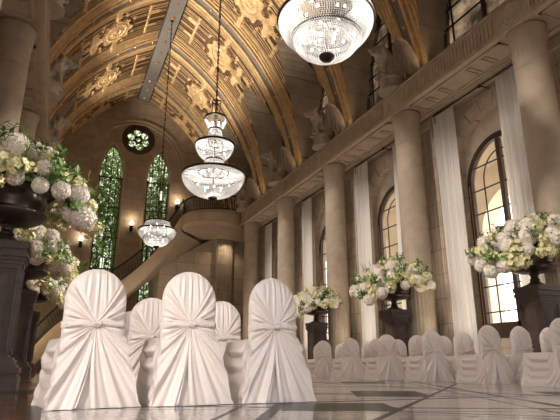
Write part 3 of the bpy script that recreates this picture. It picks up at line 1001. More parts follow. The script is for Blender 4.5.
# ------------------------------------------------------------------ chandeliers
def bead_net(prof, pitch, r, c=(0,0,0)):
    """octahedral crystals strung over a surface of revolution; prof = polyline of (radius, z)"""
    b = MB(); pts = []
    for (r0,z0),(r1,z1) in zip(prof[:-1], prof[1:]):
        L_ = hypot(r1-r0, z1-z0); n = max(1, round(L_/pitch))
        for i in range(n): pts.append((r0+(r1-r0)*i/n, z0+(z1-z0)*i/n))
    pts.append(prof[-1])
    for R, z in pts:
        if R < pitch: continue
        n = max(6, round(2*pi*R/pitch))
        for j in range(n):
            a = 2*pi*j/n
            x, y = R*cos(a), R*sin(a); ca, sa = cos(a)*r, sin(a)*r
            b.add([(x+ca,y+sa,z),(x-ca,y-sa,z),(x-sa,y+ca,z),(x+sa,y-ca,z),(x,y,z+r),(x,y,z-r)],
                  [(0,2,4),(2,1,4),(1,3,4),(3,0,4),(2,0,5),(1,2,5),(3,1,5),(0,3,5)])
    return b
def arc(r0, z0, r1, z1, bulge, n=8):
    """curved profile between two points, bulging outwards"""
    out = []
    for i in range(n+1):
        t = i/n; s_ = sin(pi*t)*bulge
        dx, dz = r1-r0, z1-z0; L_ = hypot(dx, dz)
        out.append((r0+dx*t-dz/L_*s_*(-1 if z1 < z0 else 1)*(1 if z1<z0 else -1)*-1 if False else r0+dx*t+abs(dz)/L_*s_, z0+dz*t-abs(dx)/L_*s_*(1 if (r1<r0)==(z1<z0) else -1)))
    return out
def bowl(R, r, ztop_, depth, n=10):
    """hemispherical basket from the rim (R, ztop) down to (r, ztop-depth)"""
    a1 = math.acos(r/R)
    return [(R*cos(a1*i/n), ztop_-depth*sin(a1*i/n)/sin(a1)) for i in range(n+1)]
bulb = MB(); bulb.ball((0,0,0),.026,.026,.034,8,6); bulb_me = bulb.mesh('bulb','bulb_glow',True)

def chandelier(label, loc_, tiers, rings, finz, topz, bulbs, pitch, r, power):
    t = thing('chandelier', label, 'chandelier', loc_, 0, 'crystal chandeliers')
    for prof in tiers:
        obj('crystal_tier', bead_net(prof, pitch, r), 'crystal', t, fix=False)
    for (R, z, w) in rings:
        b = MB(); b.ring(R, w, (0,0,z), 56, 8, 1.); obj('metal_ring', b, 'bronze', t, True)
    b = MB(); b.lathe([(0,finz-.09),(.10,finz-.075),(.15,finz-.02),(.15,finz+.03),(.08,finz+.06),(0,finz+.06)], 20); obj('finial', b, 'bronze', t, True)
    b = MB(); b.tube([(0,0,finz+.05),(0,0,topz+.4)], .025, 8); obj('stem', b, 'bronze', t)
    b = MB()                      # crown hoop and stays above the top tier
    b.ring(.16, .02, (0,0,topz+.62), 24, 6)
    for i in range(4):
        a = 2*pi*i/4
        b.tube([(.26*cos(a),.26*sin(a),topz),(.12*cos(a),.12*sin(a),topz+.3),(.16*cos(a),.16*sin(a),topz+.62)], .012, 5)
    obj('crown', b, 'bronze', t)
    b = MB(); zc = topz+.4; ztopc = zr-.55-loc_[2]
    nL = int((ztopc-zc)/.16)
    for i in range(nL):
        z = zc+(ztopc-zc)*(i+.5)/nL; h_ = (ztopc-zc)/nL*.62
        if i % 2: b.tube([(-.028,0,z-h_),(.028,0,z-h_),(.028,0,z+h_),(-.028,0,z+h_)], .011, 4, True)
        else: b.tube([(0,-.028,z-h_),(0,.028,z-h_),(0,.028,z+h_),(0,-.028,z+h_)], .011, 4, True)
    b.lathe([(.0,ztopc-.08),(.07,ztopc-.07),(.10,ztopc),(0,ztopc)], 12)
    b.tube([(0,0,zc),(0,0,ztopc)], .012, 5)
    obj('chain', b, 'iron', t)
    for (R, z, n) in bulbs:
        for i in range(n):
            a = 2*pi*(i+.3)/n
            o = bpy.data.objects.new('bulb', bulb_me); COL.objects.link(o); o.parent = t; o.location = (R*cos(a), R*sin(a), z)
    for (z, e, sr) in power:
        ld = bpy.data.lights.new('chandelier_light', 'POINT'); ld.energy = e; ld.color = (1,.94,.86); ld.shadow_soft_size = sr
        lo = bpy.data.objects.new('chandelier_light', ld); COL.objects.link(lo); lo.location = (loc_[0], loc_[1], loc_[2]+z)
    return t
# broad two-bowl kind: origin at its lowest point
A_t = [[(.62,1.36),(.60,1.30),(.66,1.12),(.80,.98)], [(.62,1.05),(.80,1.0),(.94,.92)]+bowl(.95,.52,.90,.55), bowl(.66,.13,.48,.42)]
A_r = [(.96,.92,.035),(.67,.50,.035),(.62,1.36,.035)]
A_b = [(.62,.80,10),(.34,.36,7),(.25,.60,5),(.4,1.15,6)]
PW = [(.75,75,.25),(.30,30,.15),(1.2,30,.15)]
chandelier('large crystal chandelier nearest the camera, cut off by the top of the picture', (XR, 7.78, 6.10), A_t, A_r, .05, 1.40, A_b, .046, .0215, [(.75,42,.25),(.30,15,.15),(1.2,20,.15)])
chandelier('small low crystal chandelier far off in front of the tall windows', (XR, 26.15, 6.12), A_t, A_r, .05, 1.40, A_b, .075, .038, PW)
B_t = [[(.36,2.98),(.38,2.86),(.30,2.66),(.20,2.54)], [(.19,2.52),(.24,2.30),(.40,2.02)], [(.42,2.02),(.62,1.97)]+bowl(.64,.20,1.95,.56), [(.28,1.38),(.36,1.16),(.50,.92)], [(.5,.93),(.7,.92),(1.02,.87)]+bowl(1.03,.14,.84,.76)]
B_r = [(.37,2.98,.03),(.21,2.53,.025),(.65,1.97,.035),(.27,1.39,.03),(1.04,.86,.04),(.5,.93,.03)]
B_b = [(.62,.62,9),(.3,.35,6),(.4,1.75,6),(.15,2.75,4),(.15,1.1,3)]
chandelier('tall three-tiered crystal chandelier hanging in the middle distance', (XR, 15.75, 5.58), B_t, B_r, .03, 2.98, B_b, .052, .0275, [(.55,140,.25),(1.75,85,.15),(2.7,40,.1)])

# ------------------------------------------------------------------ pedestals, urns, flowers
PX_L, PX_R = -.76, 9.5
def pedestal(label, loc_):
    t = thing('pedestal', label, 'pedestal', loc_, 0, 'dark pedestals')
    b = MB(); b.cbox(.42,.42,0,.16); b.cbox(.40,.40,.16,.20); b.cbox(.42,.42,.20,.27); b.cbox(.38,.38,.27,.31); b.cbox(.35,.35,.31,.37); b.cbox(.32,.32,.37,.40)
    obj('base', b, 'pedestal_stone', t)
    b = MB(); b.cbox(.27,.27,.40,1.62)
    for a in range(4):
        ca, sa = round(cos(a*pi/2)), round(sin(a*pi/2))
        for q, (m_, dp) in enumerate(((.025,.022),(.062,.016),(.099,.010),(.136,.005))):
            hw, z0, z1, w_ = .27-m_, .40+m_+.02, 1.62-m_-.02, .022
            for u0,u1,v0,v1 in ((-hw,-hw+w_,z0,z1),(hw-w_,hw,z0,z1),(-hw,hw,z0,z0+w_),(-hw,hw,z1-w_,z1)):
                # a strip on the face whose outward normal is (ca, sa)
                x0, x1 = (.26, .27+dp); 
                P = [(x0,u0),(x1,u0),(x1,u1),(x0,u1)]
                Q = [(p*ca-u*sa, p*sa+u*ca) for p,u in P]
                xs = [p[0] for p in Q]; ys_ = [p[1] for p in Q]
                b.box(min(xs),max(xs),min(ys_),max(ys_),v0,v1)
    obj('shaft', b, 'pedestal_stone', t)
    b = MB(); b.cbox(.29,.29,1.62,1.67); b.cbox(.31,.31,1.67,1.72); b.cbox(.335,.335,1.72,1.79,.02); b.cbox(.32,.32,1.79,1.83,.02); b.cbox(.345,.345,1.83,1.93,.03)
    obj('cap', b, 'pedestal_stone', t)
    return t
def urn(label, loc_):
    t = thing('urn', label, 'urn', loc_, 0, 'dark urns')
    b = MB(); b.lathe([(.25,0),(.25,.035),(.20,.05),(.13,.09),(.095,.13),(.085,.15)], 36); obj('foot', b, 'urn_metal', t, True)
    b = MB(); b.lathe([(.08,.13),(.105,.15),(.105,.17),(.08,.185),(.078,.25),(.10,.265),(.10,.285),(.07,.30)], 28); obj('stem', b, 'urn_metal', t, True)
    b = MB(); b.lathe([(.07,.29),(.22,.305),(.40,.345),(.47,.385),(.50,.42),(.505,.44),(.48,.465),(.435,.475),(.43,.50),(.46,.56),(.475,.66),(.455,.74),(.47,.77),(.50,.79),(.50,.81),(.45,.81),(.43,.74)], 48, cap=False); obj('bowl', b, 'urn_metal', t, True)
    return t

def petal_floret(b, c, nrm, size, petals=4, cup=.25, spin=0.):
    nrm = nrm.normalized(); a = Vector((0,0,1)) if abs(nrm.z) < .9 else Vector((1,0,0))
    u = nrm.cross(a).normalized(); w = nrm.cross(u)
    for i in range(petals):
        t = 2*pi*i/petals+spin; d = u*cos(t)+w*sin(t); e = nrm.cross(d)
        p0 = c; p1 = c+d*size*.55+e*size*.36+nrm*size*cup*.5; p2 = c+d*size+nrm*size*cup; p3 = c+d*size*.55-e*size*.36+nrm*size*cup*.5
        b.add([p0,p1,p2,p3], [(0,1,2,3)])
def fib(n):
    for i in range(n):
        z = 1-2*(i+.5)/n; r = sqrt(1-z*z); a = i*2.399963
        yield Vector((r*cos(a), r*sin(a), z))
rnd = random.Random(3)
def bloom_mesh(R, seed):
    r_ = random.Random(seed); b = MB(); b.ball((0,0,0), R*.82, R*.82, R*.78, 14, 9)
    for d in fib(84):
        d = (d+Vector((r_.uniform(-.12,.12),r_.uniform(-.12,.12),r_.uniform(-.12,.12)))).normalized()
        petal_floret(b, d*R*(.84+.10*r_.random()), d, R*.36, 5, .35, r_.random()*6)
    return b.mesh('white_bloom', 'petal_white')
def blossom_mesh(R, seed):
    r_ = random.Random(seed); b = MB()
    for d in fib(22):
        if d.z < -.55: continue
        d = (d+Vector((r_.uniform(-.25,.25),r_.uniform(-.25,.25),r_.uniform(-.2,.2)))).normalized()
        c = d*R*r_.uniform(.65,1.05); b.mi = 0
        petal_floret(b, c, d, R*.42, 5, .25, r_.random()*6); petal_floret(b, c-d*R*.06, d, R*.44, 5, .1, r_.random()*6)
        b.mi = 1; b.ball(c+d*R*.05, R*.07, n=6, k=4)
        b.mi = 2; b.tube([(0,0,-R*.4), tuple(c)], R*.02, 4)
    return b.mesh('yellow_blossom', ['petal_yellow','flower_eye','leaf_bright'])
def leaf_quad(b, base, d, L_, w, droop=.3):
    d = d.normalized(); side = d.cross(Vector((0,0,1)));
    if side.length < .1: side = Vector((1,0,0))
    side.normalize(); up = side.cross(d)
    p = [base, base+d*L_*.35+side*w+up*L_*.05, base+d*L_*.75+side*w*.7-up*L_*droop*.2, base+d*L_-up*L_*droop*.5, base+d*L_*.75-side*w*.7-up*L_*droop*.2, base+d*L_*.35-side*w+up*L_*.05, base+d*L_*.4+up*L_*.0]
    b.add(p, [(0,1,6),(1,2,6),(2,3,6),(3,4,6),(4,5,6),(5,0,6)])
def spray_mesh(seed, mat):
    r_ = random.Random(seed); b = MB()
    for k_ in range(3):
        d = Vector((r_.uniform(-.6,.6), r_.uniform(-.6,.6), 1)).normalized(); L_ = r_.uniform(.22,.34)
        b.tube([(0,0,0), tuple(d*L_)], .005, 4)
        for i in range(7):
            t = .25+.75*i/6; a = i*2.4
            e = (d*.6+Vector((cos(a),sin(a),.1))).normalized()
            leaf_quad(b, d*L_*t, e, r_.uniform(.09,.14), .028)
    return b.mesh('leaf_spray', mat)
def fern_mesh(seed):
    r_ = random.Random(seed); b = MB()
    for k_ in range(2):
        d = Vector((r_.uniform(-.4,.4), r_.uniform(-.4,.4), 1)).normalized(); L_ = r_.uniform(.4,.55)
        pts = [Vector((0,0,0))+d*L_*t+Vector((d.x,d.y,-.3))*.12*t*t for t in [i/8 for i in range(9)]]
        b.tube([tuple(p) for p in pts], .004, 4)
        for i in range(24):
            t = .2+.8*i/24; j_ = min(7,int(t*8)); p = pts[j_].lerp(pts[j_+1], t*8-j_)
            a = i*2.4; e = (d*.9+Vector((cos(a),sin(a),0))*.8).normalized()
            leaf_quad(b, p, e, .11*(1.15-t), .004, .1)
    return b.mesh('fern_sprig', 'fern_green')
BLOOMS = [bloom_mesh(.135, 1), bloom_mesh(.115, 2)]
BLOSS = [blossom_mesh(.15, 3), blossom_mesh(.13, 4), blossom_mesh(.17, 5)]
SPRAYS = [spray_mesh(6,'leaf'), spray_mesh(7,'leaf_bright'), spray_mesh(8,'leaf')]
FERNS = [fern_mesh(9), fern_mesh(10)]

def arrangement(label, loc_, seed, SX=1.2, SZ=.92, colx=9., hang=0.):
    t = thing('flower_arrangement', label, 'flowers', loc_, 0, 'white and yellow flower arrangements')
    r_ = random.Random(seed)
    placed = []
    def spot(mind, rad, tries=60, lo=-.16):
        best = None; bd = -1
        for _ in range(tries):
            a = r_.uniform(0, 2*pi); v = r_.uniform(lo, 1)
            el = math.asin(max(-1,min(1,v)))
            k_ = r_.uniform(.84, 1.08)
            rr = SX*cos(el)**.75*k_ if v > 0 else SX*(1+.1*v)*k_*r_.uniform(.82,1)
            p = Vector((rr*cos(a), rr*sin(a), SZ*sin(el)*k_ if v > 0 else v*.8))
            # dome: centre over the bowl, drooping at the edges
            p.z += .22 - .24*(hypot(p.x,p.y)/SX)**2 - .42*max(0, cos(a-hang))**5*(hypot(p.x,p.y)/SX)**2
            if hypot(p.x, p.y) < .6 and p.z < .12: continue
            if hypot(p.x-colx, p.y) < .64: continue
            dd = min([(p-q).length-s_ for q, s_ in placed] or [9])
            if dd > bd: best, bd = p, dd
            if dd > mind: break
        placed.append((best, rad)); return best
    def put(me, name, p, s_, out=True, rand=.3):
        o = bpy.data.objects.new(name, me); COL.objects.link(o); o.parent = t; o.location = p
        d = Vector((p.x/SX**2, p.y/SX**2, (p.z+.25)/SZ**2)); d = d.normalized()+Vector((r_.uniform(-rand,rand),r_.uniform(-rand,rand),r_.uniform(-rand,rand)))
        q = d.to_track_quat('Z','Y'); o.rotation_euler = q.to_euler(); o.scale = (s_,)*3
        return o
    for i in range(42): put(r_.choice(BLOOMS), 'white_bloom', spot(.16,.11), r_.uniform(.9,1.5))
    for i in range(60): put(r_.choice(BLOSS), 'yellow_blossom', spot(.10,.06), r_.uniform(.65,1.05))
    for i in range(34):
        p = spot(.06,.03)*1.0; put(SPRAYS[i%3], 'leaf_spray', p, r_.uniform(.8,1.1))
    for i in range(12): put(FERNS[i%2], 'fern_sprig', spot(.05,.0,20,.1)*.98, r_.uniform(.8,1.1))
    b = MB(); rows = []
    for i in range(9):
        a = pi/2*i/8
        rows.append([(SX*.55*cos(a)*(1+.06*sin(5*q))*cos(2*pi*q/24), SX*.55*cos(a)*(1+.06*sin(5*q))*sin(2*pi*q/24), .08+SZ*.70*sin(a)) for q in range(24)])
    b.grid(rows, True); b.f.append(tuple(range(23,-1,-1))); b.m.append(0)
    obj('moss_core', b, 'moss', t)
    return t
pl = [('L', COLY[1], 1.02), ('L', COLY[2], 1.0), ('L', COLY[3], .95), ('R', COLY[1], 1.0), ('R', COLY[2], 1.0), ('R', COLY[3], .82)]
names = ['nearest the camera', 'second of the left row', 'third of the left row', 'beside the nearest arched window', 'by the second column of the windowed wall', 'smallest of the right row']
pp = uu = None
for i, ((s_, y, k_), nm) in enumerate(zip(pl, names)):
    x = PX_L if s_ == 'L' else PX_R
    lp, lu = 'dark square panelled pedestal, '+nm, 'dark footed urn full of flowers, '+nm
    if pp is None: pp = pedestal(lp, (x,y,0)); uu = urn(lu, (x,y,1.93))
    else: dup(pp, (x,y,0), 0, lp); dup(uu, (x,y,1.93), 0, lu)
    arrangement('white and pale yellow flowers in the urn, '+nm, (x,y,2.64), 20+i, 1.12*k_, .50*k_, (10.5-PX_R) if s_ == 'R' else lcx-PX_L, pi*1.05 if s_ == 'R' else -.3)

# ------------------------------------------------------------------ chairs under satin covers
def chair_parts():
    r_ = random.Random(11)
    K = (0., .585); W = .218; TOPZ = 1.0
    out = []
    # outline from bottom right round the top to bottom left
    out += [(W*1.04, .42+i*(.36/14)) for i in range(14)]
    out += [(W*cos(pi*i/40)*(1.0+.04*(1-sin(pi*i/40))), .78+.22*sin(pi*i/40)) for i in range(41)]
    out += [(-W*1.04, .78-(i+1)*(.36/14)) for i in range(14)]
    out += [(-W*1.04+2.08*W*i/14, .42) for i in range(1,14)]
    # resample densely and evenly by arc length
    loop = out+[out[0]]; cum = [0]
    for a, c_ in zip(loop[:-1], loop[1:]): cum.append(cum[-1]+hypot(c_[0]-a[0], c_[1]-a[1]))
    NP = 240; res = []; j = 0
    for i in range(NP):
        d = cum[-1]*i/NP
        while cum[j+1] < d: j += 1
        u = (d-cum[j])/max(1e-9, cum[j+1]-cum[j]); res.append((loop[j][0]+(loop[j+1][0]-loop[j][0])*u, loop[j][1]+(loop[j+1][1]-loop[j][1])*u))
    ph = [r_.uniform(0,6.28) for _ in range(8)]
    def pleat(phi, rho, x=0.):
        a = abs(phi)
        if a < radians(27):
            return .0055*min(1, rho*1.5)*(sin(x*2*pi/.047+ph[0])+.6*sin(x*2*pi/.027+ph[1]))*min(1, (radians(27)-a)*14)
        if a < radians(31):
            return -.02*rho**.6
        f = sin(phi*17+ph[2]+1.2*sin(phi*3+ph[3]))*.6+sin(phi*31+ph[4]+.9*sin(phi*5))*.4
        return .024*(abs(f)**.7*(1 if f > 0 else -1))*min(1, rho*2.2)*(1-.35*rho**4)
    M_R = 22
    b = MB()
    for sgn in (-1, 1):
        rows = []
        for i in range(M_R+1):
            rho = (i/M_R); row = []
            for (x, z) in res:
                phi = atan2(x-K[0], z-K[1])
                T = .062*(1-rho**5)**.5
                y = T + (pleat(phi, rho, (x-K[0])*rho*(1-.35*(1-rho)))*(1-rho**10) if sgn < 0 else .3*pleat(phi*.7, rho)*(1-rho**10))
                sc_ = 1-.012*(1-rho)
                row.append((K[0]+(x-K[0])*rho, sgn*y-.02*(1-(K[1]+(z-K[1])*rho)), K[1]+(z-K[1])*rho))
            rows.append(row)
        b.grid(rows, True, flip=sgn > 0)
    back = b.mesh('back_cover', 'satin', True)
    # seat skirt
    NU = 260; NZ = 30; rows = []
    def rr(u, hx, y0, y1):
        a = 2*pi*u; c_, s_ = cos(a), sin(a); e = 2/9
        return hx*abs(c_)**e*(1 if c_ > 0 else -1), (y0+y1)/2+(y1-y0)/2*abs(s_)**e*(1 if s_ > 0 else -1)
    ps = [r_.uniform(0,6.28) for _ in range(8)]
    for k_ in range(NZ+1):
        z = .475*k_/NZ; t = 1-z/.475; row = []
        hx = .222+.045*t**1.6; y0, y1 = -.055-.035*t, .56+.06*t
        for i in range(NU):
            u = i/NU; x, y = rr(u, hx, y0, y1)
            cxm, cym = 0, (y0+y1)/2
            nx, ny = (x-cxm)/hx, (y-cym)/((y1-y0)/2)
            sidew = max(0, abs(nx)**6-.2)/.8; frontw = max(0, abs(ny)**6-.2)/.8
            # vertical fold plus swags hanging between the back corner and the seat corner
            s_ = (y-y0)/(y1-y0) if sidew > frontw else (x+hx)/(2*hx)
            sag = .30*4*s_*(1-s_)
            v = z+sag+.16*s_
            g_ = v/.125+.35*sin(s_*6+ps[0])+ps[1]
            sw = (1-abs(((g_ % 1)-.38)/.62 if (g_ % 1) > .38 else 1-(g_ % 1)/.38))*1.6-.5
            sw *= (4*s_*(1-s_))**.6*(.7+.5*sin(v*9+ps[4]))
            A = .058*min(1, (1-t)*6+.12)*min(1,t*4)
            vf = (.004+.016*t)*(sin(u*2*pi*13+ps[2])*.6+sin(u*2*pi*29+ps[3]+t)*.4)
            d = A*sw*(.3+.7*max(sidew,.3*frontw))+vf*(.5+.5*t)
            L_ = hypot(nx, ny)
            row.append((x+d*nx/L_*1.0, y+d*ny/L_, z))
        rows.append(row)
    # close the top with a soft rounded seat
    for q, (f, zz) in enumerate(((.96,.486),(.85,.492),(.6,.494),(.3,.495),(.02,.495))):
        row = []
        for i in range(NU):
            x, y = rr(i/NU, .222, -.055, .56); cy = .25
            row.append((x*f, cy+(y-cy)*f, zz+.003*sin(x*70+y*30)*(1-f)))
        rows.append(row)
    b = MB(); b.grid(rows, True)
    skirt = b.mesh('seat_cover', 'satin', True)
    # drapes falling from the knot
    def drape(sgn, seed, lean):
        q_ = random.Random(seed); p_ = [q_.uniform(0,6.28) for _ in range(5)]
        edge = []
        xin, xout = sgn*(.10 if sgn < 0 else -.012), sgn*(.262+lean)
        for i in range(40): edge.append((xin+(xout-xin)*i/39, .004+.012*max(0,1-i/5)**2))
        for i in range(1, 26):
            t = i/25; edge.append((xout+(sgn*.228-xout)*t**.7, .004+.50*t))
        rows = []
        n = 26
        for i in range(n+1):
            rho = i/n; row = []
            for j, (x, z) in enumerate(edge):
                phi = atan2(x, K[1]-z); s_ = j/(len(edge)-1)
                f = sin(phi*21+p_[0]+.8*sin(phi*4))*.6+sin(phi*39+p_[1])*.4
                pl_ = .032*f*min(1, rho*1.6)*(1-.25*rho)*min(1, s_*12+.1)
                bow_ = sgn*.018*sin(pi*rho)*(-1)*(1-s_)
                X = x*rho+bow_
                yb = -.070-.062*rho**1.3-.012*sin(pi*rho)-.020*(1-min(1,s_*8))*rho
                # tuck the outer edge round the side of the chair
                yb += .075*max(0,(s_-.72)/.28)**1.5*rho
                row.append((X, yb-pl_, K[1]+(z-K[1])*rho))
            rows.append(row)
        b = MB(); b.grid(rows, flip=sgn > 0)
        return b.mesh('drape', 'satin', True)
    # knot and bow
    b = MB()
    b.ball((0,-.088,.585), .026,.022,.028, 14, 10)
    for sg in (-1,1):
        rows = []
        for i in range(15):
            t = i/14; rad = .009+.019*sin(pi*min(1,t*1.02))**.8; row = []
            cx = sg*(.018+.140*t); cz = .588+sg*.012*t+.010*sin(t*3+sg)
            for j in range(16):
                a = 2*pi*j/16
                row.append((cx, -.082+.012*t+rad*.55*cos(a)*(1+.15*cos(3*a)), cz+rad*sin(a)*(1+.15*sin(4*a+t*4))))
            rows.append(row)
        b.grid(rows, True)
    for q in range(4):
        b.tube([(-.022+.014*q,-.092,.565),(-.020+.013*q,-.110,.585),(-.022+.014*q,-.092,.607)], .008, 6)
    knot = b.mesh('bow', 'satin', True)
    # gathered band from the bow to the chair sides
    rows = []
    for i in range(61):
        u = -1+2*i/60; x = .235*u; row = []
        yb = -.064-.012*(1-abs(u)**3)
        if abs(u) > .85: yb += .06*((abs(u)-.85)/.15)
        hgt = .010+.012*abs(u)
        for j in range(11):
            v = j/10-.5
            row.append((x, yb-.010*sin(pi*(v+.5))-.005*sin(v*26+u*5), .585+v*2*hgt-.012*abs(u)*(1 if u<0 else -.3)))
        rows.append(row)
    b = MB(); b.grid(rows, flip=True); band_ = b.mesh('tie_band', 'satin', True)
    return [('seat_cover',skirt),('back_cover',back),('drape',drape(-1,21,.035)),('drape',drape(1,22,.105)),('tie_band',band_),('bow',knot)]
PARTS = chair_parts()
for n_, me in PARTS: fix_normals(me)
chair0 = None
def chair(x, y, label, group, rz=0., sc_=None):
    global chair0
    if chair0 is None:
        chair0 = thing('covered_chair', label, 'chair', (x,y,0), rz, group)
        for n_, me in PARTS:
            o = bpy.data.objects.new(n_, me); COL.objects.link(o); o.parent = chair0
        return chair0
    return dup(chair0, (x,y,0), rz, label, group, sc_)
GN = 'satin covered chairs in the near rows'
chair(.28, 4.16, 'large white satin covered chair nearest the left flower pedestals, leftmost of the front three', GN, radians(10), (1,1,1.035))
chair(1.0, 4.19, 'large white satin covered chair in the middle of the front three', GN, radians(5), (1,1,1.035))
chair(1.745, 4.22, 'large white satin covered chair at the aisle end of the front three', GN, radians(4), (1,1,1.035))
chair(.96, 5.72, 'white covered chair right behind the middle of the front three, its domed top showing', GN, radians(1))
chair(1.745, 5.72, 'white covered chair behind the aisle end of the front three, seen between two of them', GN, radians(-1))
chair(.96, 7.25, 'white covered chair in the third row, a sliver between the two left front chairs', GN)
GF = 'satin covered chairs in the far block by the windows'
rows_ = [5.66, 7.15, 8.70, 10.2, 11.9, 13.4, 15.0, 16.6]
words = ['nearest', 'second nearest', 'third nearest', 'fourth nearest', 'fifth nearest', 'sixth nearest', 'seventh nearest', 'farthest']
cols_ = [7.1, 7.88, 8.64]
rng = random.Random(5)
for r_i, y in enumerate(rows_):
    for c_i, x in enumerate(cols_):
        if c_i > 0 and r_i == 0: continue
        if c_i == 2 and r_i in (0,): continue
        place = ('aisle-side white covered chair', 'middle white covered chair', 'window-side white covered chair')[c_i]
        lab = '%s, %s row of the block by the windows' % (place, words[r_i])
        xx = x
        if c_i == 2 and abs(y-COLY[1]) < .9: xx = 8.62
        chair(xx+rng.uniform(-.03,.03), y+rng.uniform(-.04,.04), lab, GF, radians(rng.uniform(-2.5,2.5)), (1.10,1.05,1.0))

# ------------------------------------------------------------------ outside: arcade, trees, lanterns
holes = [arch_pts(13.24+BAY*i, 1.75, -.1, 5.2, 6.95) for i in range(-3,6)]
b = MB(); b.holed([(-8,-.1),(45,-.1),(45,9.6),(-8,9.6)], holes, lambda u,v,d: (d,u,v), 15.2, 15.9)
b.box(15.1, 16.0, -8, 45, 9.6, 9.9); b.box(15.1, 16.0, -8, 45, 7.9, 8.1)
struct('exterior_wall', b, 'arcade_stone')
def tree(x, y, R, H, n, seed, label):
    t = thing('garden_tree', label, 'tree', (x,y,-.1), 0, 'garden trees beyond the end wall')
    r_ = random.Random(seed); b = MB()
    for i in range(n*2):
        d = Vector((r_.gauss(0,1), r_.gauss(0,1), r_.gauss(0,1))).normalized()*(r_.random()**.4)
        p = Vector((d.x*R, d.y*R*.7, H*.56+d.z*H*.48))
        e = Vector((r_.uniform(-1,1), r_.uniform(-1,1), r_.uniform(-.6,.4)))
        leaf_quad(b, p, e, r_.uniform(.26,.44), r_.uniform(.07,.12), .3)
    o = obj('foliage', b, 'garden_leaf', t, fix=False); o['kind'] = 'stuff'
    b = MB(); b.tube([(0,0,0),(.1,0,H*.3),(-.1,.1,H*.6),(.1,0,H*.9)],[.3,.24,.16,.05],8)
    for i in range(6):
        a = i*1.1; b.tube([(0,0,H*(.3+.09*i)),(R*.6*cos(a),R*.4*sin(a),H*(.45+.09*i))],[.1,.03],6)
    obj('trunk', b, 'bark', t)
tree(1.0, 41.5, 3.0, 19, 3600, 31, 'leafy garden tree seen through the first tall leaded window')
tree(7.2, 42.0, 3.2, 20, 3600, 32, 'leafy garden tree seen through the second tall leaded window')
tree(4.2, 47.5, 4.6, 24, 5200, 33, 'leafy garden tree behind the other two, seen through the round window')
def lantern(x, z, label):
    t = thing('hanging_lantern', label, 'lantern', (x, 37.4, z), 0, 'glowing lanterns outside the tall windows')
    b = MB(); b.lathe([(.10,-.38),(.11,-.36),(.12,.36),(.10,.38)], 12); obj('glass_body', b, 'lantern_glow', t)
    b = MB(); b.lathe([(.14,.36),(.13,.42),(.04,.52),(0,.53)], 12); b.lathe([(.13,-.42),(.13,-.37)], 12); b.tube([(0,0,.5),(0,0,1.0),(0,-.6,1.0)], .015, 5); obj('cap', b, 'iron', t)
lantern(2.35, 9.3, 'small glowing white lantern outside the first tall window, upper one')
lantern(2.6, 7.2, 'small glowing white lantern outside the first tall window, lower one')
lantern(5.55, 13.6, 'small glowing white lantern outside the second tall window, upper one')
lantern(6.35, 12.6, 'small glowing white lantern outside the second tall window, lower one')

# ------------------------------------------------------------------ light
VAULT_FILL_L, VAULT_FILL_R, RIB, LOW_FILL, DOWN, SIDE_FILL = 4600, 150, 80, 190, 250, 3200
w = bpy.data.worlds.new('sky'); sc.world = w; w.use_nodes = True
bg = w.node_tree.nodes['Background']; bg.inputs[0].default_value = (1.0,.98,.955,1); bg.inputs[1].default_value = 5.0
def area(name, loc_, target, size, e, col, sy=None, spread=None):
    ld = bpy.data.lights.new(name, 'AREA'); ld.energy = e; ld.color = col; ld.size = size
    if sy: ld.shape = 'RECTANGLE'; ld.size_y = sy
    if spread: ld.spread = spread
    o = bpy.data.objects.new(name, ld); COL.objects.link(o); o.location = loc_
    o.rotation_euler = (Vector(target)-Vector(loc_)).to_track_quat('-Z','Y').to_euler(); return o
def spot(name, loc_, target, e, col, deg, blend=.5, r=.2):
    ld = bpy.data.lights.new(name, 'SPOT'); ld.energy = e; ld.color = col; ld.spot_size = radians(deg); ld.spot_blend = blend; ld.shadow_soft_size = r
    o = bpy.data.objects.new(name, ld); COL.objects.link(o); o.location = loc_
    o.rotation_euler = (Vector(target)-Vector(loc_)).to_track_quat('-Z','Y').to_euler(); return o
sd = bpy.data.lights.new('sun', 'SUN'); sd.energy = 1.55; sd.angle = radians(6); sd.color = (1,.90,.80)
so_ = bpy.data.objects.new('sun', sd); COL.objects.link(so_); so_.rotation_euler = Vector((.50,.70,-.42)).to_track_quat('-Z','Y').to_euler()
# added warm spots over the cornices, washing the opposite web of the vault
for y in (10.64, 15.82, 21.0, 26.18, 31.36):
    spot('vault_fill', (-.9, y, 9.75), (6.4, y, 19.6), VAULT_FILL_L, (1,.85,.64), 62, .55)
for y in (15.82, 21.0, 26.18):
    spot('vault_fill', (9.7, y, 9.75), (2.4, y, 19.4), VAULT_FILL_R*(1 if y > 25 else .2), (1,.76,.48), 62, .55)
for y in COLY[2:6]:
    spot('rib_fill', (10.95, y-1.0, 9.62), (10.3, y, 14.5), RIB, (1,.70,.40), 46, .8, .08)  # added spots that warm the lower ribs
# added low warm spots lifting the columns and curtains of the windowed wall
for y in BAYC:
    if 5 < y < 30:
        for q in (-1.2, 1.5): spot('low_fill', (10.15, y+q, .12), (11.15, y+q, 5.2), LOW_FILL, (1,.86,.70), 75, .8, .12)
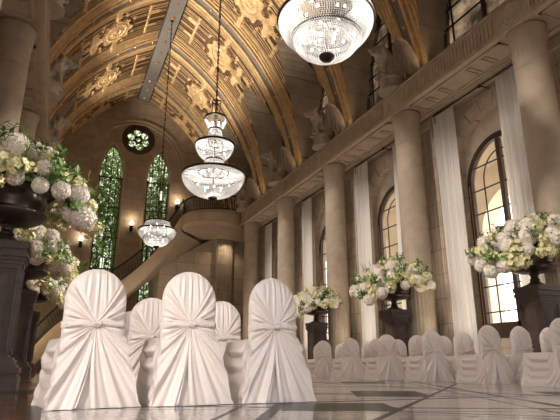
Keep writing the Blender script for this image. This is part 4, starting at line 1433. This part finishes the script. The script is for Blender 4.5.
# added fill under the left cornice, aimed across the hall at columns and curtains
for y in COLY[1:5]:
    spot('side_fill', (-1.0, y-1.6, 8.45), (11.0, y+.6, 3.6), SIDE_FILL, (1,.91,.81), 44, .7, .25)
for y in COLY[1:4]:
    spot('side_fill', (9.85, y-2.2, 8.45), (-1.0, y+.2, 2.9), SIDE_FILL*2, (1,.92,.84), 34, .7, .25)  # added fill from the right, brightens the left flowers and columns
spot('balcony_downlight', (10.0, 31.9, 8.45), (10.0, 32.4, 4), 110, (1,.80,.55), 130, .8, .08)
spot('stair_fill', (2.2, 27.5, .3), (6.3, 32.6, 7.0), 800, (1,.84,.64), 46, .8, .2)  # added fill spot, lightens the stairs and balcony
ld = bpy.data.lights.new('step_fill', 'POINT'); ld.energy = 220; ld.color = (1,.76,.45); ld.shadow_soft_size = .15  # added point light, turns the lowest steps golden
lo = bpy.data.objects.new('step_fill', ld); COL.objects.link(lo); lo.location = (-.9, 29.2, 2.6)
for y in COLY[2:5]:
    spot('statue_fill', (9.7, y-2.6, 9.75), (-1.2, y, 10.6), 420, (1,.86,.68), 15, .7, .1)  # added narrow spots that lift the left cornice statues
# downlights inside the chandeliers
spot('chandelier_downlight', (XR, 7.78, 6.0), (XR+.6, 8.2, 0), DOWN, (1,.88,.72), 150, .8, .3)
spot('chandelier_downlight', (XR, 15.75, 5.5), (XR+.6, 15.75, 0), DOWN, (1,.88,.72), 150, .8, .3)
spot('chandelier_downlight', (XR, 26.15, 6.05), (XR+.6, 25.8, 0), DOWN*1.0, (1,.88,.72), 150, .8, .3)
# ------------------------------------------------------------------ camera
cam = bpy.data.cameras.new('camera'); co = bpy.data.objects.new('camera', cam); COL.objects.link(co)
F_ = 515.; th = math.atan((367-210)/F_); ps = math.atan((280-48)*cos(th)/F_)
cam.sensor_fit = 'HORIZONTAL'; cam.sensor_width = 36; cam.lens = 36*F_/560
cam.clip_start = .05; cam.clip_end = 400
co.location = (0,0,.28); co.rotation_euler = (pi/2+th, 0, -ps)
sc.camera = co

sc.view_settings.view_transform = 'Standard'; sc.view_settings.look = 'None'
sc.view_settings.gamma = 1; sc.view_settings.use_curve_mapping = False
sc.view_settings.exposure = 0.0
cy = sc.cycles
cy.max_bounces = 7; cy.diffuse_bounces = 4; cy.glossy_bounces = 3; cy.transparent_max_bounces = 12; cy.transmission_bounces = 3
cy.caustics_reflective = False; cy.caustics_refractive = False
cy.sample_clamp_indirect = 6; cy.use_denoising = True
